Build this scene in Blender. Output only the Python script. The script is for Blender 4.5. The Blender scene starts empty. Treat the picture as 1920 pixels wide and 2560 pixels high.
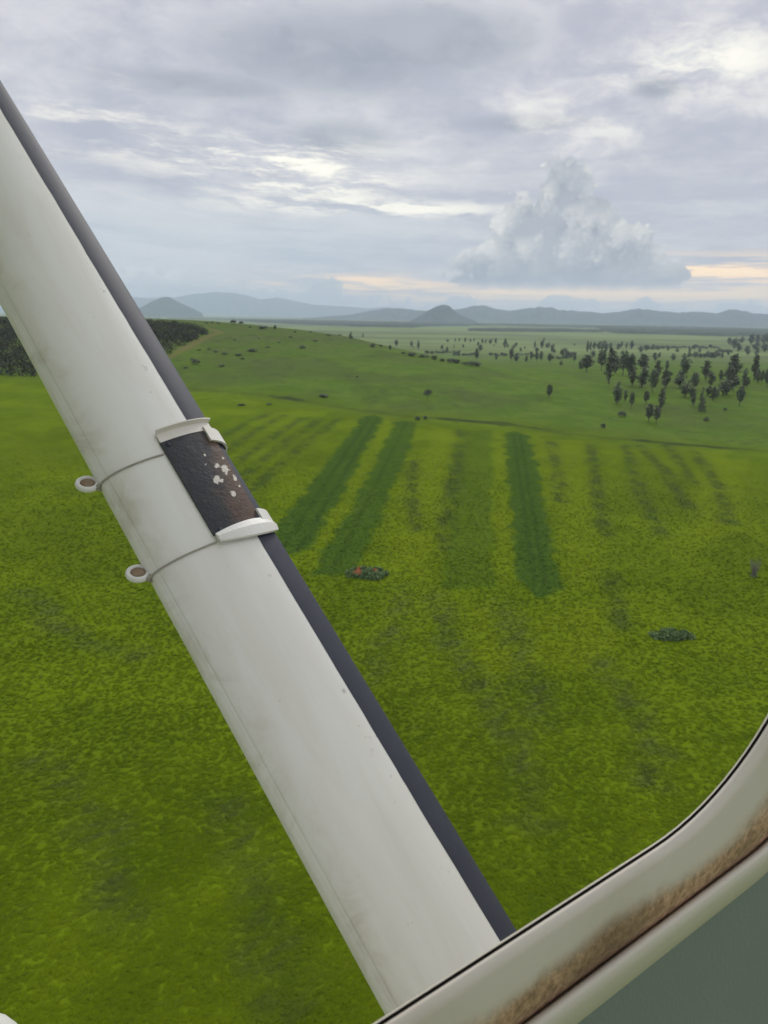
import bpy, bmesh, math, random
import numpy as np
from mathutils import Vector, Matrix

random.seed(7)
rng = np.random.default_rng(7)
S = bpy.context.scene
COL = S.collection
R_ = math.radians
EYE = np.array([0.0, 0.0, 30.0])

# ------------------------------------------------------------------ camera
FPX = 1900.0                                   # focal length in pixels of the 1920 x 2560 photograph
PITCH = math.atan(490 / FPX)
ROLL = R_(1.0)
F_ = np.array([0, math.cos(PITCH), -math.sin(PITCH)])
_r0 = np.array([1.0, 0, 0]); _u0 = np.array([0, math.sin(PITCH), math.cos(PITCH)])
RT = _r0 * math.cos(ROLL) + _u0 * math.sin(ROLL)
UP = _u0 * math.cos(ROLL) - _r0 * math.sin(ROLL)
cam_d = bpy.data.cameras.new("camera")
cam = bpy.data.objects.new("camera", cam_d); COL.objects.link(cam)
cam_d.sensor_fit = 'VERTICAL'; cam_d.sensor_height = 36.0
cam_d.lens = 36.0 * FPX / 2560
cam_d.clip_start = 0.02; cam_d.clip_end = 60000
cam.matrix_world = Matrix(((RT[0], UP[0], -F_[0], EYE[0]), (RT[1], UP[1], -F_[1], EYE[1]), (RT[2], UP[2], -F_[2], EYE[2]), (0, 0, 0, 1)))
cam_d.dof.use_dof = True; cam_d.dof.focus_distance = 1.05
cam_d.dof.aperture_fstop = cam_d.lens / 1.9    # a phone lens: an opening of about two millimetres
S.camera = cam

def ray(px, py): return F_ + RT * (px - 960) / FPX + UP * (1280 - py) / FPX
def azel(px, py):
    d = ray(px, py); d = d / np.linalg.norm(d)
    return math.degrees(math.atan2(d[0], d[1])), math.degrees(math.asin(d[2]))

# ------------------------------------------------------------------ picture settings
S.render.engine = 'CYCLES'
S.view_settings.view_transform = 'Standard'; S.view_settings.look = 'None'
S.view_settings.exposure = 0.0; S.view_settings.gamma = 1.0; S.view_settings.use_curve_mapping = False
S.cycles.use_denoising = True
S.cycles.max_bounces = 6; S.cycles.diffuse_bounces = 3; S.cycles.glossy_bounces = 3
S.cycles.transparent_max_bounces = 16; S.cycles.volume_bounces = 1
S.cycles.sample_clamp_indirect = 6.0

# ------------------------------------------------------------------ node expressions
class X:
    """A socket with arithmetic: every operator adds one Math node."""
    def __init__(s, nt, sock): s.nt, s.s = nt, sock
    def _m(s, op, *a, clamp=False):
        n = s.nt.nodes.new('ShaderNodeMath'); n.operation = op; n.use_clamp = clamp
        for i, v in enumerate(a):
            if isinstance(v, X): s.nt.links.new(v.s, n.inputs[i])
            else: n.inputs[i].default_value = float(v)
        return X(s.nt, n.outputs[0])
    def __add__(s, o): return s._m('ADD', s, o)
    __radd__ = __add__
    def __sub__(s, o): return s._m('SUBTRACT', s, o)
    def __rsub__(s, o): return s._m('SUBTRACT', o, s)
    def __mul__(s, o): return s._m('MULTIPLY', s, o)
    __rmul__ = __mul__
    def __truediv__(s, o): return s._m('DIVIDE', s, o)
    def __pow__(s, o): return s._m('POWER', s, o)
    def max(s, o): return s._m('MAXIMUM', s, o)
    def min(s, o): return s._m('MINIMUM', s, o)
    def abs(s): return s._m('ABSOLUTE', s)
    def sin(s): return s._m('SINE', s)
    def clamp(s): return s._m('ADD', s, 0.0, clamp=True)
    def step(s, a, b):
        n = s.nt.nodes.new('ShaderNodeMapRange'); n.interpolation_type = 'SMOOTHSTEP'
        s.nt.links.new(s.s, n.inputs[0])
        if a <= b: vals = (a, b, 0.0, 1.0)
        else: vals = (b, a, 1.0, 0.0)
        for i, v in enumerate(vals): n.inputs[i + 1].default_value = v
        return X(s.nt, n.outputs[0])
    def gauss(s, c, w):
        d = (s - c) / w
        return s._m('EXPONENT', (d * d) * -1.0)

def vec(nt, x, y, z=0.0):
    n = nt.nodes.new('ShaderNodeCombineXYZ')
    for i, v in enumerate((x, y, z)):
        if isinstance(v, X): nt.links.new(v.s, n.inputs[i])
        else: n.inputs[i].default_value = float(v)
    return X(nt, n.outputs[0])
def noise(nt, v, scale, detail=4, rough=0.55, dist=0.0, color=False):
    n = nt.nodes.new('ShaderNodeTexNoise')
    if v is not None: nt.links.new(v.s, n.inputs['Vector'])
    n.inputs['Scale'].default_value = scale; n.inputs['Detail'].default_value = detail
    n.inputs['Roughness'].default_value = rough; n.inputs['Distortion'].default_value = dist
    return X(nt, n.outputs['Color' if color else 'Fac'])
def voro(nt, v, scale, feature='F1', rnd=1.0):
    n = nt.nodes.new('ShaderNodeTexVoronoi'); n.feature = feature
    nt.links.new(v.s, n.inputs['Vector']); n.inputs['Scale'].default_value = scale
    n.inputs['Randomness'].default_value = rnd
    return X(nt, n.outputs['Distance'])
def _col(nt, v, sock):
    if isinstance(v, X): nt.links.new(v.s, sock)
    else: sock.default_value = (*v[:3], 1.0)
def mix(nt, f, a, b, mode='MIX'):
    n = nt.nodes.new('ShaderNodeMix'); n.data_type = 'RGBA'; n.blend_type = mode; n.clamp_factor = True
    if isinstance(f, X): nt.links.new(f.s, n.inputs[0])
    else: n.inputs[0].default_value = f
    _col(nt, a, n.inputs[6]); _col(nt, b, n.inputs[7])
    return X(nt, n.outputs[2])
def attr(nt, name, out='Fac'):
    n = nt.nodes.new('ShaderNodeAttribute'); n.attribute_name = name
    return X(nt, n.outputs[out])
def coords(nt, kind='Object'):
    n = nt.nodes.new('ShaderNodeTexCoord'); return X(nt, n.outputs[kind])
def sep(nt, v):
    n = nt.nodes.new('ShaderNodeSeparateXYZ'); nt.links.new(v.s, n.inputs[0])
    return [X(nt, n.outputs[i]) for i in range(3)]
def new_mat(name):
    m = bpy.data.materials.new(name); m.use_nodes = True
    return m, m.node_tree, m.node_tree.nodes['Principled BSDF']
def setp(nt, p, color=None, rough=None, metal=0.0, spec=0.5, bump=None, bdist=0.01, bstr=1.0):
    if color is not None: _col(nt, color, p.inputs['Base Color'])
    if rough is not None:
        if isinstance(rough, X): nt.links.new(rough.s, p.inputs['Roughness'])
        else: p.inputs['Roughness'].default_value = rough
    p.inputs['Metallic'].default_value = metal
    p.inputs['Specular IOR Level'].default_value = spec
    if bump is not None:
        b = nt.nodes.new('ShaderNodeBump'); b.inputs['Strength'].default_value = bstr; b.inputs['Distance'].default_value = bdist
        nt.links.new(bump.s, b.inputs['Height']); nt.links.new(b.outputs[0], p.inputs['Normal'])

# ------------------------------------------------------------------ sky (overcast, with a cumulus tower and a pale gold band low down)
SUN_EL, SUN_AZ = 32.0, 14.0
W = bpy.data.worlds.new("World"); S.world = W; W.use_nodes = True
nt = W.node_tree; nt.nodes.clear()
tc = nt.nodes.new('ShaderNodeTexCoord')
dx, dy, dz = sep(nt, X(nt, tc.outputs['Generated']))
u = dx._m('ARCTAN2', dx, dy) * 57.29578          # degrees right of straight ahead
v = dz._m('ARCSINE', dz) * 57.29578              # degrees above the horizon
# high sheet: lumpy grey cloud overhead that flattens to long bars lower down
vs = v + u * 0.05
pw = noise(nt, vec(nt, u * 0.06, vs * 0.14, 3.1), 1.0, 4)
warp = (pw - 0.5) * 5.0
pw2 = noise(nt, vec(nt, u * 0.30, vs * 0.55, 13.1), 1.0, 4)
warp2 = (pw2 - 0.5) * 1.6
big = noise(nt, vec(nt, (u + warp) * 0.060, (vs + warp * 0.6) * 0.15, 0.0), 1.0, 6, 0.55)
lump = noise(nt, vec(nt, (u + warp + warp2) * 0.14, (vs + warp * 0.6 + warp2) * 0.30, 31.0), 1.0, 8, 0.60)
streak = noise(nt, vec(nt, (u + warp) * 0.085, (vs + warp * 0.35 + warp2 * 0.3) * 0.62, 8.3), 1.0, 7, 0.62)
fine = noise(nt, vec(nt, (u + warp2) * 0.36, (vs + warp2) * 0.95, 5.7), 1.0, 6, 0.66)
upper = v.step(8.0, 13.0)
tex = lump * upper + streak * (1.0 - upper)
lum = (big * 0.38 + tex * 0.46 + fine * 0.20).step(0.40, 0.65)
c = mix(nt, lum, (0.405, 0.415, 0.495), (0.61, 0.605, 0.635))
# a bluer, flatter layer half way down, on the left
lay = v.gauss(4.8, 2.4) * (1.0 - u.step(-4, 10) * 0.75)
c = mix(nt, lay * 0.6, c, mix(nt, streak.step(0.38, 0.66), (0.42, 0.50, 0.565), (0.55, 0.59, 0.635)))
# dark banks: the big one across the top, smaller ones under it and at the left
def blob(cu, cv, wu, wv, src, amt=2.6): return (1.0 - ((u - cu) / wu) ** 2.0 - ((v - cv) / wv) ** 2.0 + (src - 0.5) * amt + (fine - 0.5) * 1.5)
bank = blob(-3.0, 16.6, 10.5, 2.5, lump).max(blob(2.5, 17.4, 7.5, 2.2, lump))
bank = bank.max(blob(-13.0, 14.4, 8.0, 1.0, lump, 2.0) - 0.25).max(blob(-3.5, 11.6, 4.0, 1.3, lump) - 0.2)
bank = bank.max(blob(17.5, 14.3, 1.9, 0.7, lump, 1.8)).max(blob(8.0, 12.6, 6.0, 0.7, lump) - 0.3)
edge_ = bank.step(-0.1, 0.25) * (1.0 - bank.step(0.2, 0.7))
c = mix(nt, bank.step(-0.45, 1.0) * 0.95, c, mix(nt, lump.step(0.38, 0.62), (0.280, 0.305, 0.370), (0.365, 0.385, 0.445)))
c = mix(nt, edge_ * fine.step(0.42, 0.62) * 0.14, c, (0.70, 0.695, 0.69))
# bright torn gaps
def patch(cu, cv, wu, wv, lo, hi, src): return u.gauss(cu, wu) * v.gauss(cv, wv) * src.step(lo, hi)
gsrc = noise(nt, vec(nt, (u + warp * 0.4 + warp2 * 0.8) * 0.15, (vs + warp * 0.25 + warp2 * 0.5) * 0.85, 21.0), 1.0, 8, 0.66)
g1 = patch(-9.5, 10.4, 8.0, 1.2, 0.45, 0.66, gsrc)
g2 = patch(-6.0, 8.9, 7.0, 1.3, 0.40, 0.62, gsrc)
g3 = patch(0.0, 7.3, 9.5, 0.55, 0.42, 0.62, gsrc)
g4 = patch(20.5, 15.6, 5.0, 1.7, 0.40, 0.62, lump * 0.5 + fine * 0.5)
g5 = patch(-20.0, 12.0, 6.0, 2.2, 0.50, 0.70, gsrc)
g6 = patch(13.0, 12.5, 12.0, 3.0, 0.48, 0.68, lump)
gap = (g1 + g2 * 1.2 + g3 + g4 * 0.85 + g5 * 0.6 + g6 * 0.45)
c = mix(nt, gap.clamp(), c, (0.98, 0.94, 0.83))
# pale gold light low down
lowsrc = noise(nt, vec(nt, u * 0.10, v * 1.4, 40.0), 1.0, 5, 0.6)
gold = v.gauss(2.2, 0.62) * u.gauss(-2.5, 6.0) * lowsrc.step(0.38, 0.58) * 1.35
gold = gold + v.gauss(1.45, 0.65) * u.step(-4, 5) * (0.35 + lowsrc.step(0.36, 0.60) * 0.95)
gold = gold + patch(23.0, 3.2, 6.5, 0.9, 0.36, 0.6, lowsrc) * 1.4
c = mix(nt, gold.clamp(), c, (1.32, 0.92, 0.54))
# rows of far cumulus heads standing on the horizon
hn = noise(nt, vec(nt, u * 0.30, v * 0.25, 60.0), 1.0, 6, 0.62)
hb = noise(nt, vec(nt, u * 1.1, v * 1.1, 66.0), 1.0, 4, 0.6)
prof = 0.75 + hn.step(0.36, 0.66) * (1.15 + u.gauss(-5.5, 7.0) * 1.15) + (hb - 0.5) * 1.3
heads = (prof - v).step(-0.05, 0.28)
c = mix(nt, heads * 0.85, c, mix(nt, (prof - v).step(0.0, 1.0), (0.52, 0.53, 0.55), (0.40, 0.45, 0.49)))
# little puffs at the left
lp = u.gauss(-19.0, 3.2) * v.gauss(2.6, 0.6) + u.gauss(-15.5, 2.2) * v.gauss(2.5, 0.45)
c = mix(nt, (lp * hb.step(0.35, 0.62) * 0.7).clamp(), c, (0.68, 0.69, 0.71))
# cumulus tower
cn = noise(nt, vec(nt, u * 0.22, v * 0.26, 90.0), 1.0, 8, 0.62)
cn2 = noise(nt, vec(nt, u * 0.85, v * 0.95, 95.0), 1.0, 6, 0.62)
bil = voro(nt, vec(nt, u + (cn2 - 0.5) * 2.2, v + (cn2 - 0.5) * 2.2, 0.0), 0.62, 'SMOOTH_F1')
bil2 = voro(nt, vec(nt, u + (cn2 - 0.5) * 1.2, v + (cn2 - 0.5) * 1.2, 0.0), 1.7, 'SMOOTH_F1')
def dsp(x, y): return azel(x * 1.1573, y * 1.1573)
field = None
for (x, y, hw, hh) in ((1222, 425, 62, 82), (1180, 505, 118, 92), (1320, 556, 118, 74), (1068, 588, 108, 56), (1410, 602, 85, 36), (1195, 590, 225, 58), (1285, 475, 56, 58)):
    cu, cv = dsp(x, y); a_, b_ = hw * 1.1573 / 33.2, hh * 1.1573 / 33.2
    e = 1.0 - ((u - cu) / a_) ** 2.0 - ((v - cv) / b_) ** 2.0
    field = e if field is None else field.max(e)
field = field + (cn - 0.5) * 1.5 + (0.45 - bil) * 0.9 + (0.25 - bil2) * 0.8 + (cn2 - 0.5) * 1.2
floor_ = (v + (cn2 - 0.5) * 0.9 + (cn - 0.5) * 0.5).step(1.75, 2.75)
cum = field.step(-0.02, 0.24) * floor_
rim = (0.50 - bil).step(-0.10, 0.40) * 0.45 + (0.30 - bil2).step(-0.1, 0.25) * 0.25 + field.step(1.3, 0.1) * 0.35 + (cn2 - 0.5) * 1.3 - 0.20
rim = (rim * v.step(2.0, 4.6)).clamp()
cc = mix(nt, rim, mix(nt, cn.step(0.38, 0.62), (0.235, 0.265, 0.325), (0.345, 0.370, 0.420)), (0.92, 0.88, 0.82))
c = mix(nt, cum * 0.97, c, cc)
# overcast skies are brighter overhead
up_gain = 1.0 + v.step(20.0, 62.0) * 1.5
sky = nt.nodes.new('ShaderNodeTexSky'); sky.sky_type = 'NISHITA'; sky.sun_disc = False
sky.sun_elevation = R_(SUN_EL); sky.sun_rotation = R_(SUN_AZ)
bgs = nt.nodes.new('ShaderNodeBackground'); nt.links.new(sky.outputs[0], bgs.inputs[0]); bgs.inputs[1].default_value = 0.05
bgc = nt.nodes.new('ShaderNodeBackground'); nt.links.new(c.s, bgc.inputs[0]); nt.links.new((up_gain * 1.26).s, bgc.inputs[1])
mx = nt.nodes.new('ShaderNodeMixShader'); mx.inputs[0].default_value = 0.95
nt.links.new(bgs.outputs[0], mx.inputs[1]); nt.links.new(bgc.outputs[0], mx.inputs[2])
wo = nt.nodes.new('ShaderNodeOutputWorld'); nt.links.new(mx.outputs[0], wo.inputs[0])

sl = bpy.data.lights.new("sun", 'SUN'); sl.energy = 1.2; sl.angle = R_(16); sl.color = (1.0, 0.95, 0.86)
so = bpy.data.objects.new("sun", sl); COL.objects.link(so)
sd = Vector((math.sin(R_(SUN_AZ)) * math.cos(R_(SUN_EL)), math.cos(R_(SUN_AZ)) * math.cos(R_(SUN_EL)), math.sin(R_(SUN_EL))))
so.rotation_euler = sd.to_track_quat('Z', 'Y').to_euler()
so.location = (0, 0, 200)

# ------------------------------------------------------------------ object helpers
def tag(o, label=None, cat=None, group=None, kind=None):
    if label: o['label'] = label
    if cat: o['category'] = cat
    if group: o['group'] = group
    if kind: o['kind'] = kind
    return o
def link(name, me, mat=None, parent=None, smooth=False):
    o = bpy.data.objects.new(name, me); COL.objects.link(o)
    if mat: me.materials.append(mat)
    if smooth: me.polygons.foreach_set('use_smooth', np.ones(len(me.polygons), bool))
    if parent: o.parent = parent
    return o
def mesh_np(name, verts, faces, tri=False):
    """Mesh from numpy arrays; all faces with the same number of corners."""
    me = bpy.data.meshes.new(name); verts = np.asarray(verts, np.float32); faces = np.asarray(faces, np.int32)
    k = faces.shape[1]
    me.vertices.add(len(verts)); me.vertices.foreach_set('co', verts.ravel())
    me.loops.add(faces.size); me.loops.foreach_set('vertex_index', faces.ravel())
    me.polygons.add(len(faces)); me.polygons.foreach_set('loop_start', np.arange(len(faces), dtype=np.int32) * k)
    me.polygons.foreach_set('loop_total', np.full(len(faces), k, np.int32))
    me.update(calc_edges=True); me.validate()
    return me
def add_attr(me, name, vals):
    a = me.attributes.new(name, 'FLOAT', 'POINT'); a.data.foreach_set('value', np.asarray(vals, np.float32))
def grid_faces(nr, nc, wrap=False):
    i = np.arange(nr - 1)[:, None]; j = np.arange(nc if wrap else nc - 1)[None, :]; j2 = (j + 1) % nc
    return np.stack([i * nc + j, i * nc + j2, (i + 1) * nc + j2, (i + 1) * nc + j], -1).reshape(-1, 4)
def loft(name, rows, mat, parent=None, wrap=False, smooth=True, flip=False, caps=False):
    rows = [np.asarray(r, float) for r in rows]
    nc = len(rows[0]); vs_ = np.concatenate(rows)
    fs = [list(f) for f in grid_faces(len(rows), nc, wrap)]
    if caps:
        fs.append(list(range(nc))[::-1]); fs.append(list(range((len(rows) - 1) * nc, len(rows) * nc)))
    if flip: fs = [f[::-1] for f in fs]
    me = bpy.data.meshes.new(name); me.from_pydata([tuple(p) for p in vs_], [], fs); me.update()
    return link(name, me, mat, parent, smooth)
def tube(name, pts, rad, mat, parent=None, seg=10):
    pts = [np.asarray(p, float) for p in pts]; rows = []
    rad = rad if hasattr(rad, '__len__') else [rad] * len(pts)
    ref = np.array([0.31, 0.2, 0.93])
    for i, p in enumerate(pts):
        t = pts[min(i + 1, len(pts) - 1)] - pts[max(i - 1, 0)]; t /= np.linalg.norm(t)
        a = np.cross(t, ref); a /= np.linalg.norm(a); b = np.cross(t, a)
        rows.append([p + rad[i] * (a * math.cos(k) + b * math.sin(k)) for k in np.linspace(0, 2 * math.pi, seg, endpoint=False)])
    return loft(name, rows, mat, parent, wrap=True, caps=True)
def vnoise(x, y, seed=0):
    """Smooth value noise on arrays."""
    xi = np.floor(x).astype(np.int64); yi = np.floor(y).astype(np.int64); fx = x - xi; fy = y - yi
    def h(a, b):
        n = (a * 374761393 + b * 668265263 + seed * 974711) & 0x7fffffff
        n = ((n ^ (n >> 13)) * 1274126177) & 0x7fffffff
        return ((n ^ (n >> 16)) & 0xffff) / 65535.0
    fx = fx * fx * (3 - 2 * fx); fy = fy * fy * (3 - 2 * fy)
    return (h(xi, yi) * (1 - fx) + h(xi + 1, yi) * fx) * (1 - fy) + (h(xi, yi + 1) * (1 - fx) + h(xi + 1, yi + 1) * fx) * fy
def fbm(x, y, seed=0, oct=4):
    s = 0; a = 0.5
    for k in range(oct): s = s + a * vnoise(x * 2 ** k, y * 2 ** k, seed + k); a *= 0.5
    return s

# ------------------------------------------------------------------ terrain
PLAIN = -8.0
def az_of(px): return math.degrees(math.atan2(*(ray(px, 900)[:2])))
KN = [   # photograph column -> (distance, height) profile of the land
    (-300, [(0, 0), (45, 0), (70, 0.8), (120, 4.2), (170, 8.5), (212, 11.5), (300, 19.5), (400, 26.5), (440, 27.4), (520, 24), (800, 2), (1200, PLAIN)]),
    (500, [(0, 0), (45, 0), (70, 0.8), (120, 4.2), (170, 8.5), (212, 11.0), (300, 19.0), (400, 26.2), (440, 27.0), (520, 23), (800, 1), (1200, PLAIN)]),
    (700, [(0, 0), (45, 0), (70, 0.8), (120, 4.2), (170, 8.8), (212, 11.6), (300, 18.0), (390, 23.6), (420, 24.0), (520, 19), (800, 0), (1200, PLAIN)]),
    (868, [(0, 0), (45, 0), (70, 0.8), (120, 4.4), (170, 9.0), (230, 13.2), (300, 17.4), (370, 20.6), (400, 20.6), (480, 16), (780, -4), (1200, PLAIN)]),
    (984, [(0, 0), (45, 0), (70, 0.8), (120, 4.4), (170, 9.0), (230, 12.8), (290, 15.6), (335, 16.7), (360, 16.3), (440, 11), (700, -4), (1200, PLAIN)]),
    (1192, [(0, 0), (45, 0), (70, 0.8), (120, 4.4), (170, 8.7), (230, 11.8), (270, 13.0), (292, 13.0), (350, 9.0), (450, 4), (650, -4), (1200, PLAIN)]),
    (1447, [(0, 0), (45, 0), (70, 0.8), (120, 4.3), (170, 7.9), (230, 9.6), (300, 9.6), (360, 8.0), (450, 4), (600, 0), (800, -5), (1200, PLAIN)]),
    (1920, [(0, 0), (45, 0), (70, 0.7), (120, 4.0), (170, 6.6), (230, 8.0), (300, 8.4), (360, 7.8), (450, 5), (600, 0), (800, -5), (1200, PLAIN)]),
]
LR = np.linspace(math.log(8), math.log(17000), 700)       # profile table: log distance x azimuth
TA = np.linspace(-32, 32, 257)
_pro = np.stack([np.interp(np.exp(LR), [k[0] for k in pr], [k[1] for k in pr]) for _, pr in KN])
_az = [az_of(k) for k, _ in KN]
TAB = np.stack([np.interp(TA, _az, _pro[:, i]) for i in range(len(LR))], 1)
def _sm(a, ax, s):
    k = np.exp(-0.5 * (np.arange(-3 * s, 3 * s + 1) / s) ** 2); k /= k.sum()
    pad = [(0, 0), (0, 0)]; pad[ax] = (3 * s, 3 * s); b = np.pad(a, pad, 'edge')
    return np.apply_along_axis(lambda m: np.convolve(m, k, 'valid'), ax, b)
TAB = _sm(_sm(TAB, 1, 5), 0, 7)
def ground(x, y):
    x = np.asarray(x, float); y = np.asarray(y, float)
    r = np.hypot(x, y); a = np.degrees(np.arctan2(x, y))
    i = np.clip((np.log(np.maximum(r, 8.01)) - LR[0]) / (LR[1] - LR[0]), 0, len(LR) - 1.001)
    j = np.clip((a - TA[0]) / (TA[1] - TA[0]), 0, len(TA) - 1.001)
    i0 = i.astype(int); j0 = j.astype(int); fi = i - i0; fj = j - j0
    z = (TAB[j0, i0] * (1 - fi) + TAB[j0, i0 + 1] * fi) * (1 - fj) + (TAB[j0 + 1, i0] * (1 - fi) + TAB[j0 + 1, i0 + 1] * fi) * fj
    amp = np.clip(1.2 - r / 900, 0.0, 1)
    return z + amp * ((fbm(x / 22, y / 22, 3, 3) - 0.45) * 1.1 + (fbm(x / 3.1, y / 3.1, 9, 2) - 0.37) * 0.16)
def hit(px, py, rmax=16000):
    """The point of the land seen in the photograph at (px, py)."""
    d = ray(px, py); d = d / np.linalg.norm(d)
    t = np.exp(np.linspace(math.log(15), math.log(rmax), 6000))
    P = EYE + t[:, None] * d
    below = P[:, 2] < ground(P[:, 0], P[:, 1])
    if not below.any(): return None
    k = int(np.argmax(below)); P = P[k]
    return np.array([P[0], P[1], float(ground(P[0], P[1]))])

def pal(pts, sx=1.0, ox=0.0, oy=0.0): return [(ox + x * sx, oy + y * sx) for x, y in pts]
def world_poly(pts, dense=6):
    out = []
    for k in range(len(pts)):
        a, b = np.array(pts[k], float), np.array(pts[(k + 1) % len(pts)], float)
        for q in range(dense):
            h = hit(*(a + (b - a) * q / dense))
            if h is not None: out.append(h[:2])
    return np.array(out)
def poly_sd(poly, x, y):
    """Signed distance (positive inside)."""
    best = np.full(x.shape, 1e9); ins = np.zeros(x.shape, bool)
    for k in range(len(poly)):
        ax, ay = poly[k - 1]; bx, by = poly[k]
        ex, ey = bx - ax, by - ay; L = ex * ex + ey * ey + 1e-12
        t = np.clip(((x - ax) * ex + (y - ay) * ey) / L, 0, 1)
        best = np.minimum(best, np.hypot(x - ax - t * ex, y - ay - t * ey))
        cr = ((ay > y) != (by > y)) & (x < (bx - ax) * (y - ay) / (by - ay + 1e-12) + ax)
        ins ^= cr
    return np.where(ins, best, -best)
def line_d(pts, x, y):
    best = np.full(x.shape, 1e9)
    for k in range(1, len(pts)):
        ax, ay = pts[k - 1]; bx, by = pts[k]; ex, ey = bx - ax, by - ay; L = ex * ex + ey * ey + 1e-12
        t = np.clip(((x - ax) * ex + (y - ay) * ey) / L, 0, 1)
        best = np.minimum(best, np.hypot(x - ax - t * ex, y - ay - t * ey))
    return best
def sstep(a, b, x):
    t = np.clip((x - a) / (b - a), 0, 1); return t * t * (3 - 2 * t)

Z6 = dict(sx=0.7655, ox=650, oy=1000)
STRIPS = [   # mown strips: outline, strength
    (pal([(335, 55), (372, 48), (405, 58), (340, 175), (260, 330), (160, 490), (-30, 560), (70, 390), (200, 230)], **Z6), 1.0),
    (pal([(440, 72), (480, 66), (515, 74), (480, 185), (420, 330), (355, 480), (300, 570), (160, 575), (225, 470), (290, 360), (370, 215)], **Z6), 0.9),
    (pal([(665, 100), (755, 100), (758, 330), (768, 612), (596, 614), (625, 400), (645, 230)], **Z6), 0.46),
    (pal([(800, 112), (835, 104), (878, 118), (905, 220), (930, 330), (960, 480), (988, 615), (905, 645), (835, 585), (818, 350)], **Z6), 1.0),
]
LINE_PX = [(300, 962), (430, 968), (520, 977), (640, 986), (760, 1003), (857, 1020), (1017, 1041), (1247, 1058), (1415, 1083), (1650, 1106), (1920, 1128), (2200, 1150)]
TRACK_PX = [(330, 935), (430, 890), (470, 868), (505, 848), (535, 836), (550, 831), (530, 824)]
ROWS_PX = [pal(p, **Z6) for p in (
    [(255, 62), (150, 140), (60, 215), (-30, 300)], [(200, 62), (95, 130), (0, 205), (-90, 285)], [(140, 60), (40, 120), (-60, 190), (-150, 260)], [(80, 50), (-20, 105), (-110, 170), (-190, 230)],
    [(30, 45), (-60, 85), (-160, 140)], [(950, 140), (970, 230), (985, 330)], [(1080, 150), (1105, 330), (1130, 440)], [(1195, 150), (1240, 300), (1310, 440)],
    [(1240, 150), (1320, 230), (1400, 350)], [(1330, 150), (1420, 270)], [(1420, 170), (1500, 290), (1530, 400)], [(1140, 560), (1160, 650), (1180, 740)], [(655, 100), (640, 220), (615, 340), (600, 480)], [(505, 200), (495, 300), (510, 420)])]

BRIGHT = [pal(p, **Z6) for p in ([(560, 85), (640, 95), (590, 330), (585, 600), (370, 590), (450, 380)], [(765, 105), (795, 112), (812, 350), (830, 590), (775, 600), (768, 330)],
    [(895, 125), (1060, 135), (1100, 330), (1120, 610), (1005, 610), (960, 400)], [(410, 60), (436, 72), (300, 330), (180, 540), (165, 500), (270, 320)], [(640, 690), (900, 660), (1150, 660), (1180, 900), (700, 900)],
    [(1440, 190), (1600, 190), (1580, 420), (1400, 480)])]
def lane_lines():
    out = []
    for i, fr in ((0, (0.3, 0.7)), (1, (0.5,)), (3, (0.36, 0.62))):
        q = {0: ((335, 60), (405, 60), (20, 500), (165, 480)), 1: ((440, 76), (515, 76), (165, 570), (300, 565)), 3: ((802, 116), (876, 122), (850, 610), (985, 612))}[i]
        for f in fr:
            a = (q[0][0] + (q[1][0] - q[0][0]) * f, q[0][1]); b = (q[2][0] + (q[3][0] - q[2][0]) * f, q[2][1] * 0.99)
            out.append(np.array([hit(*pal([(a[0] + (b[0] - a[0]) * k / 5, a[1] + (b[1] - a[1]) * k / 5)], **Z6)[0])[:2] for k in range(6)]))
    return out
FIELD = {}
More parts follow.
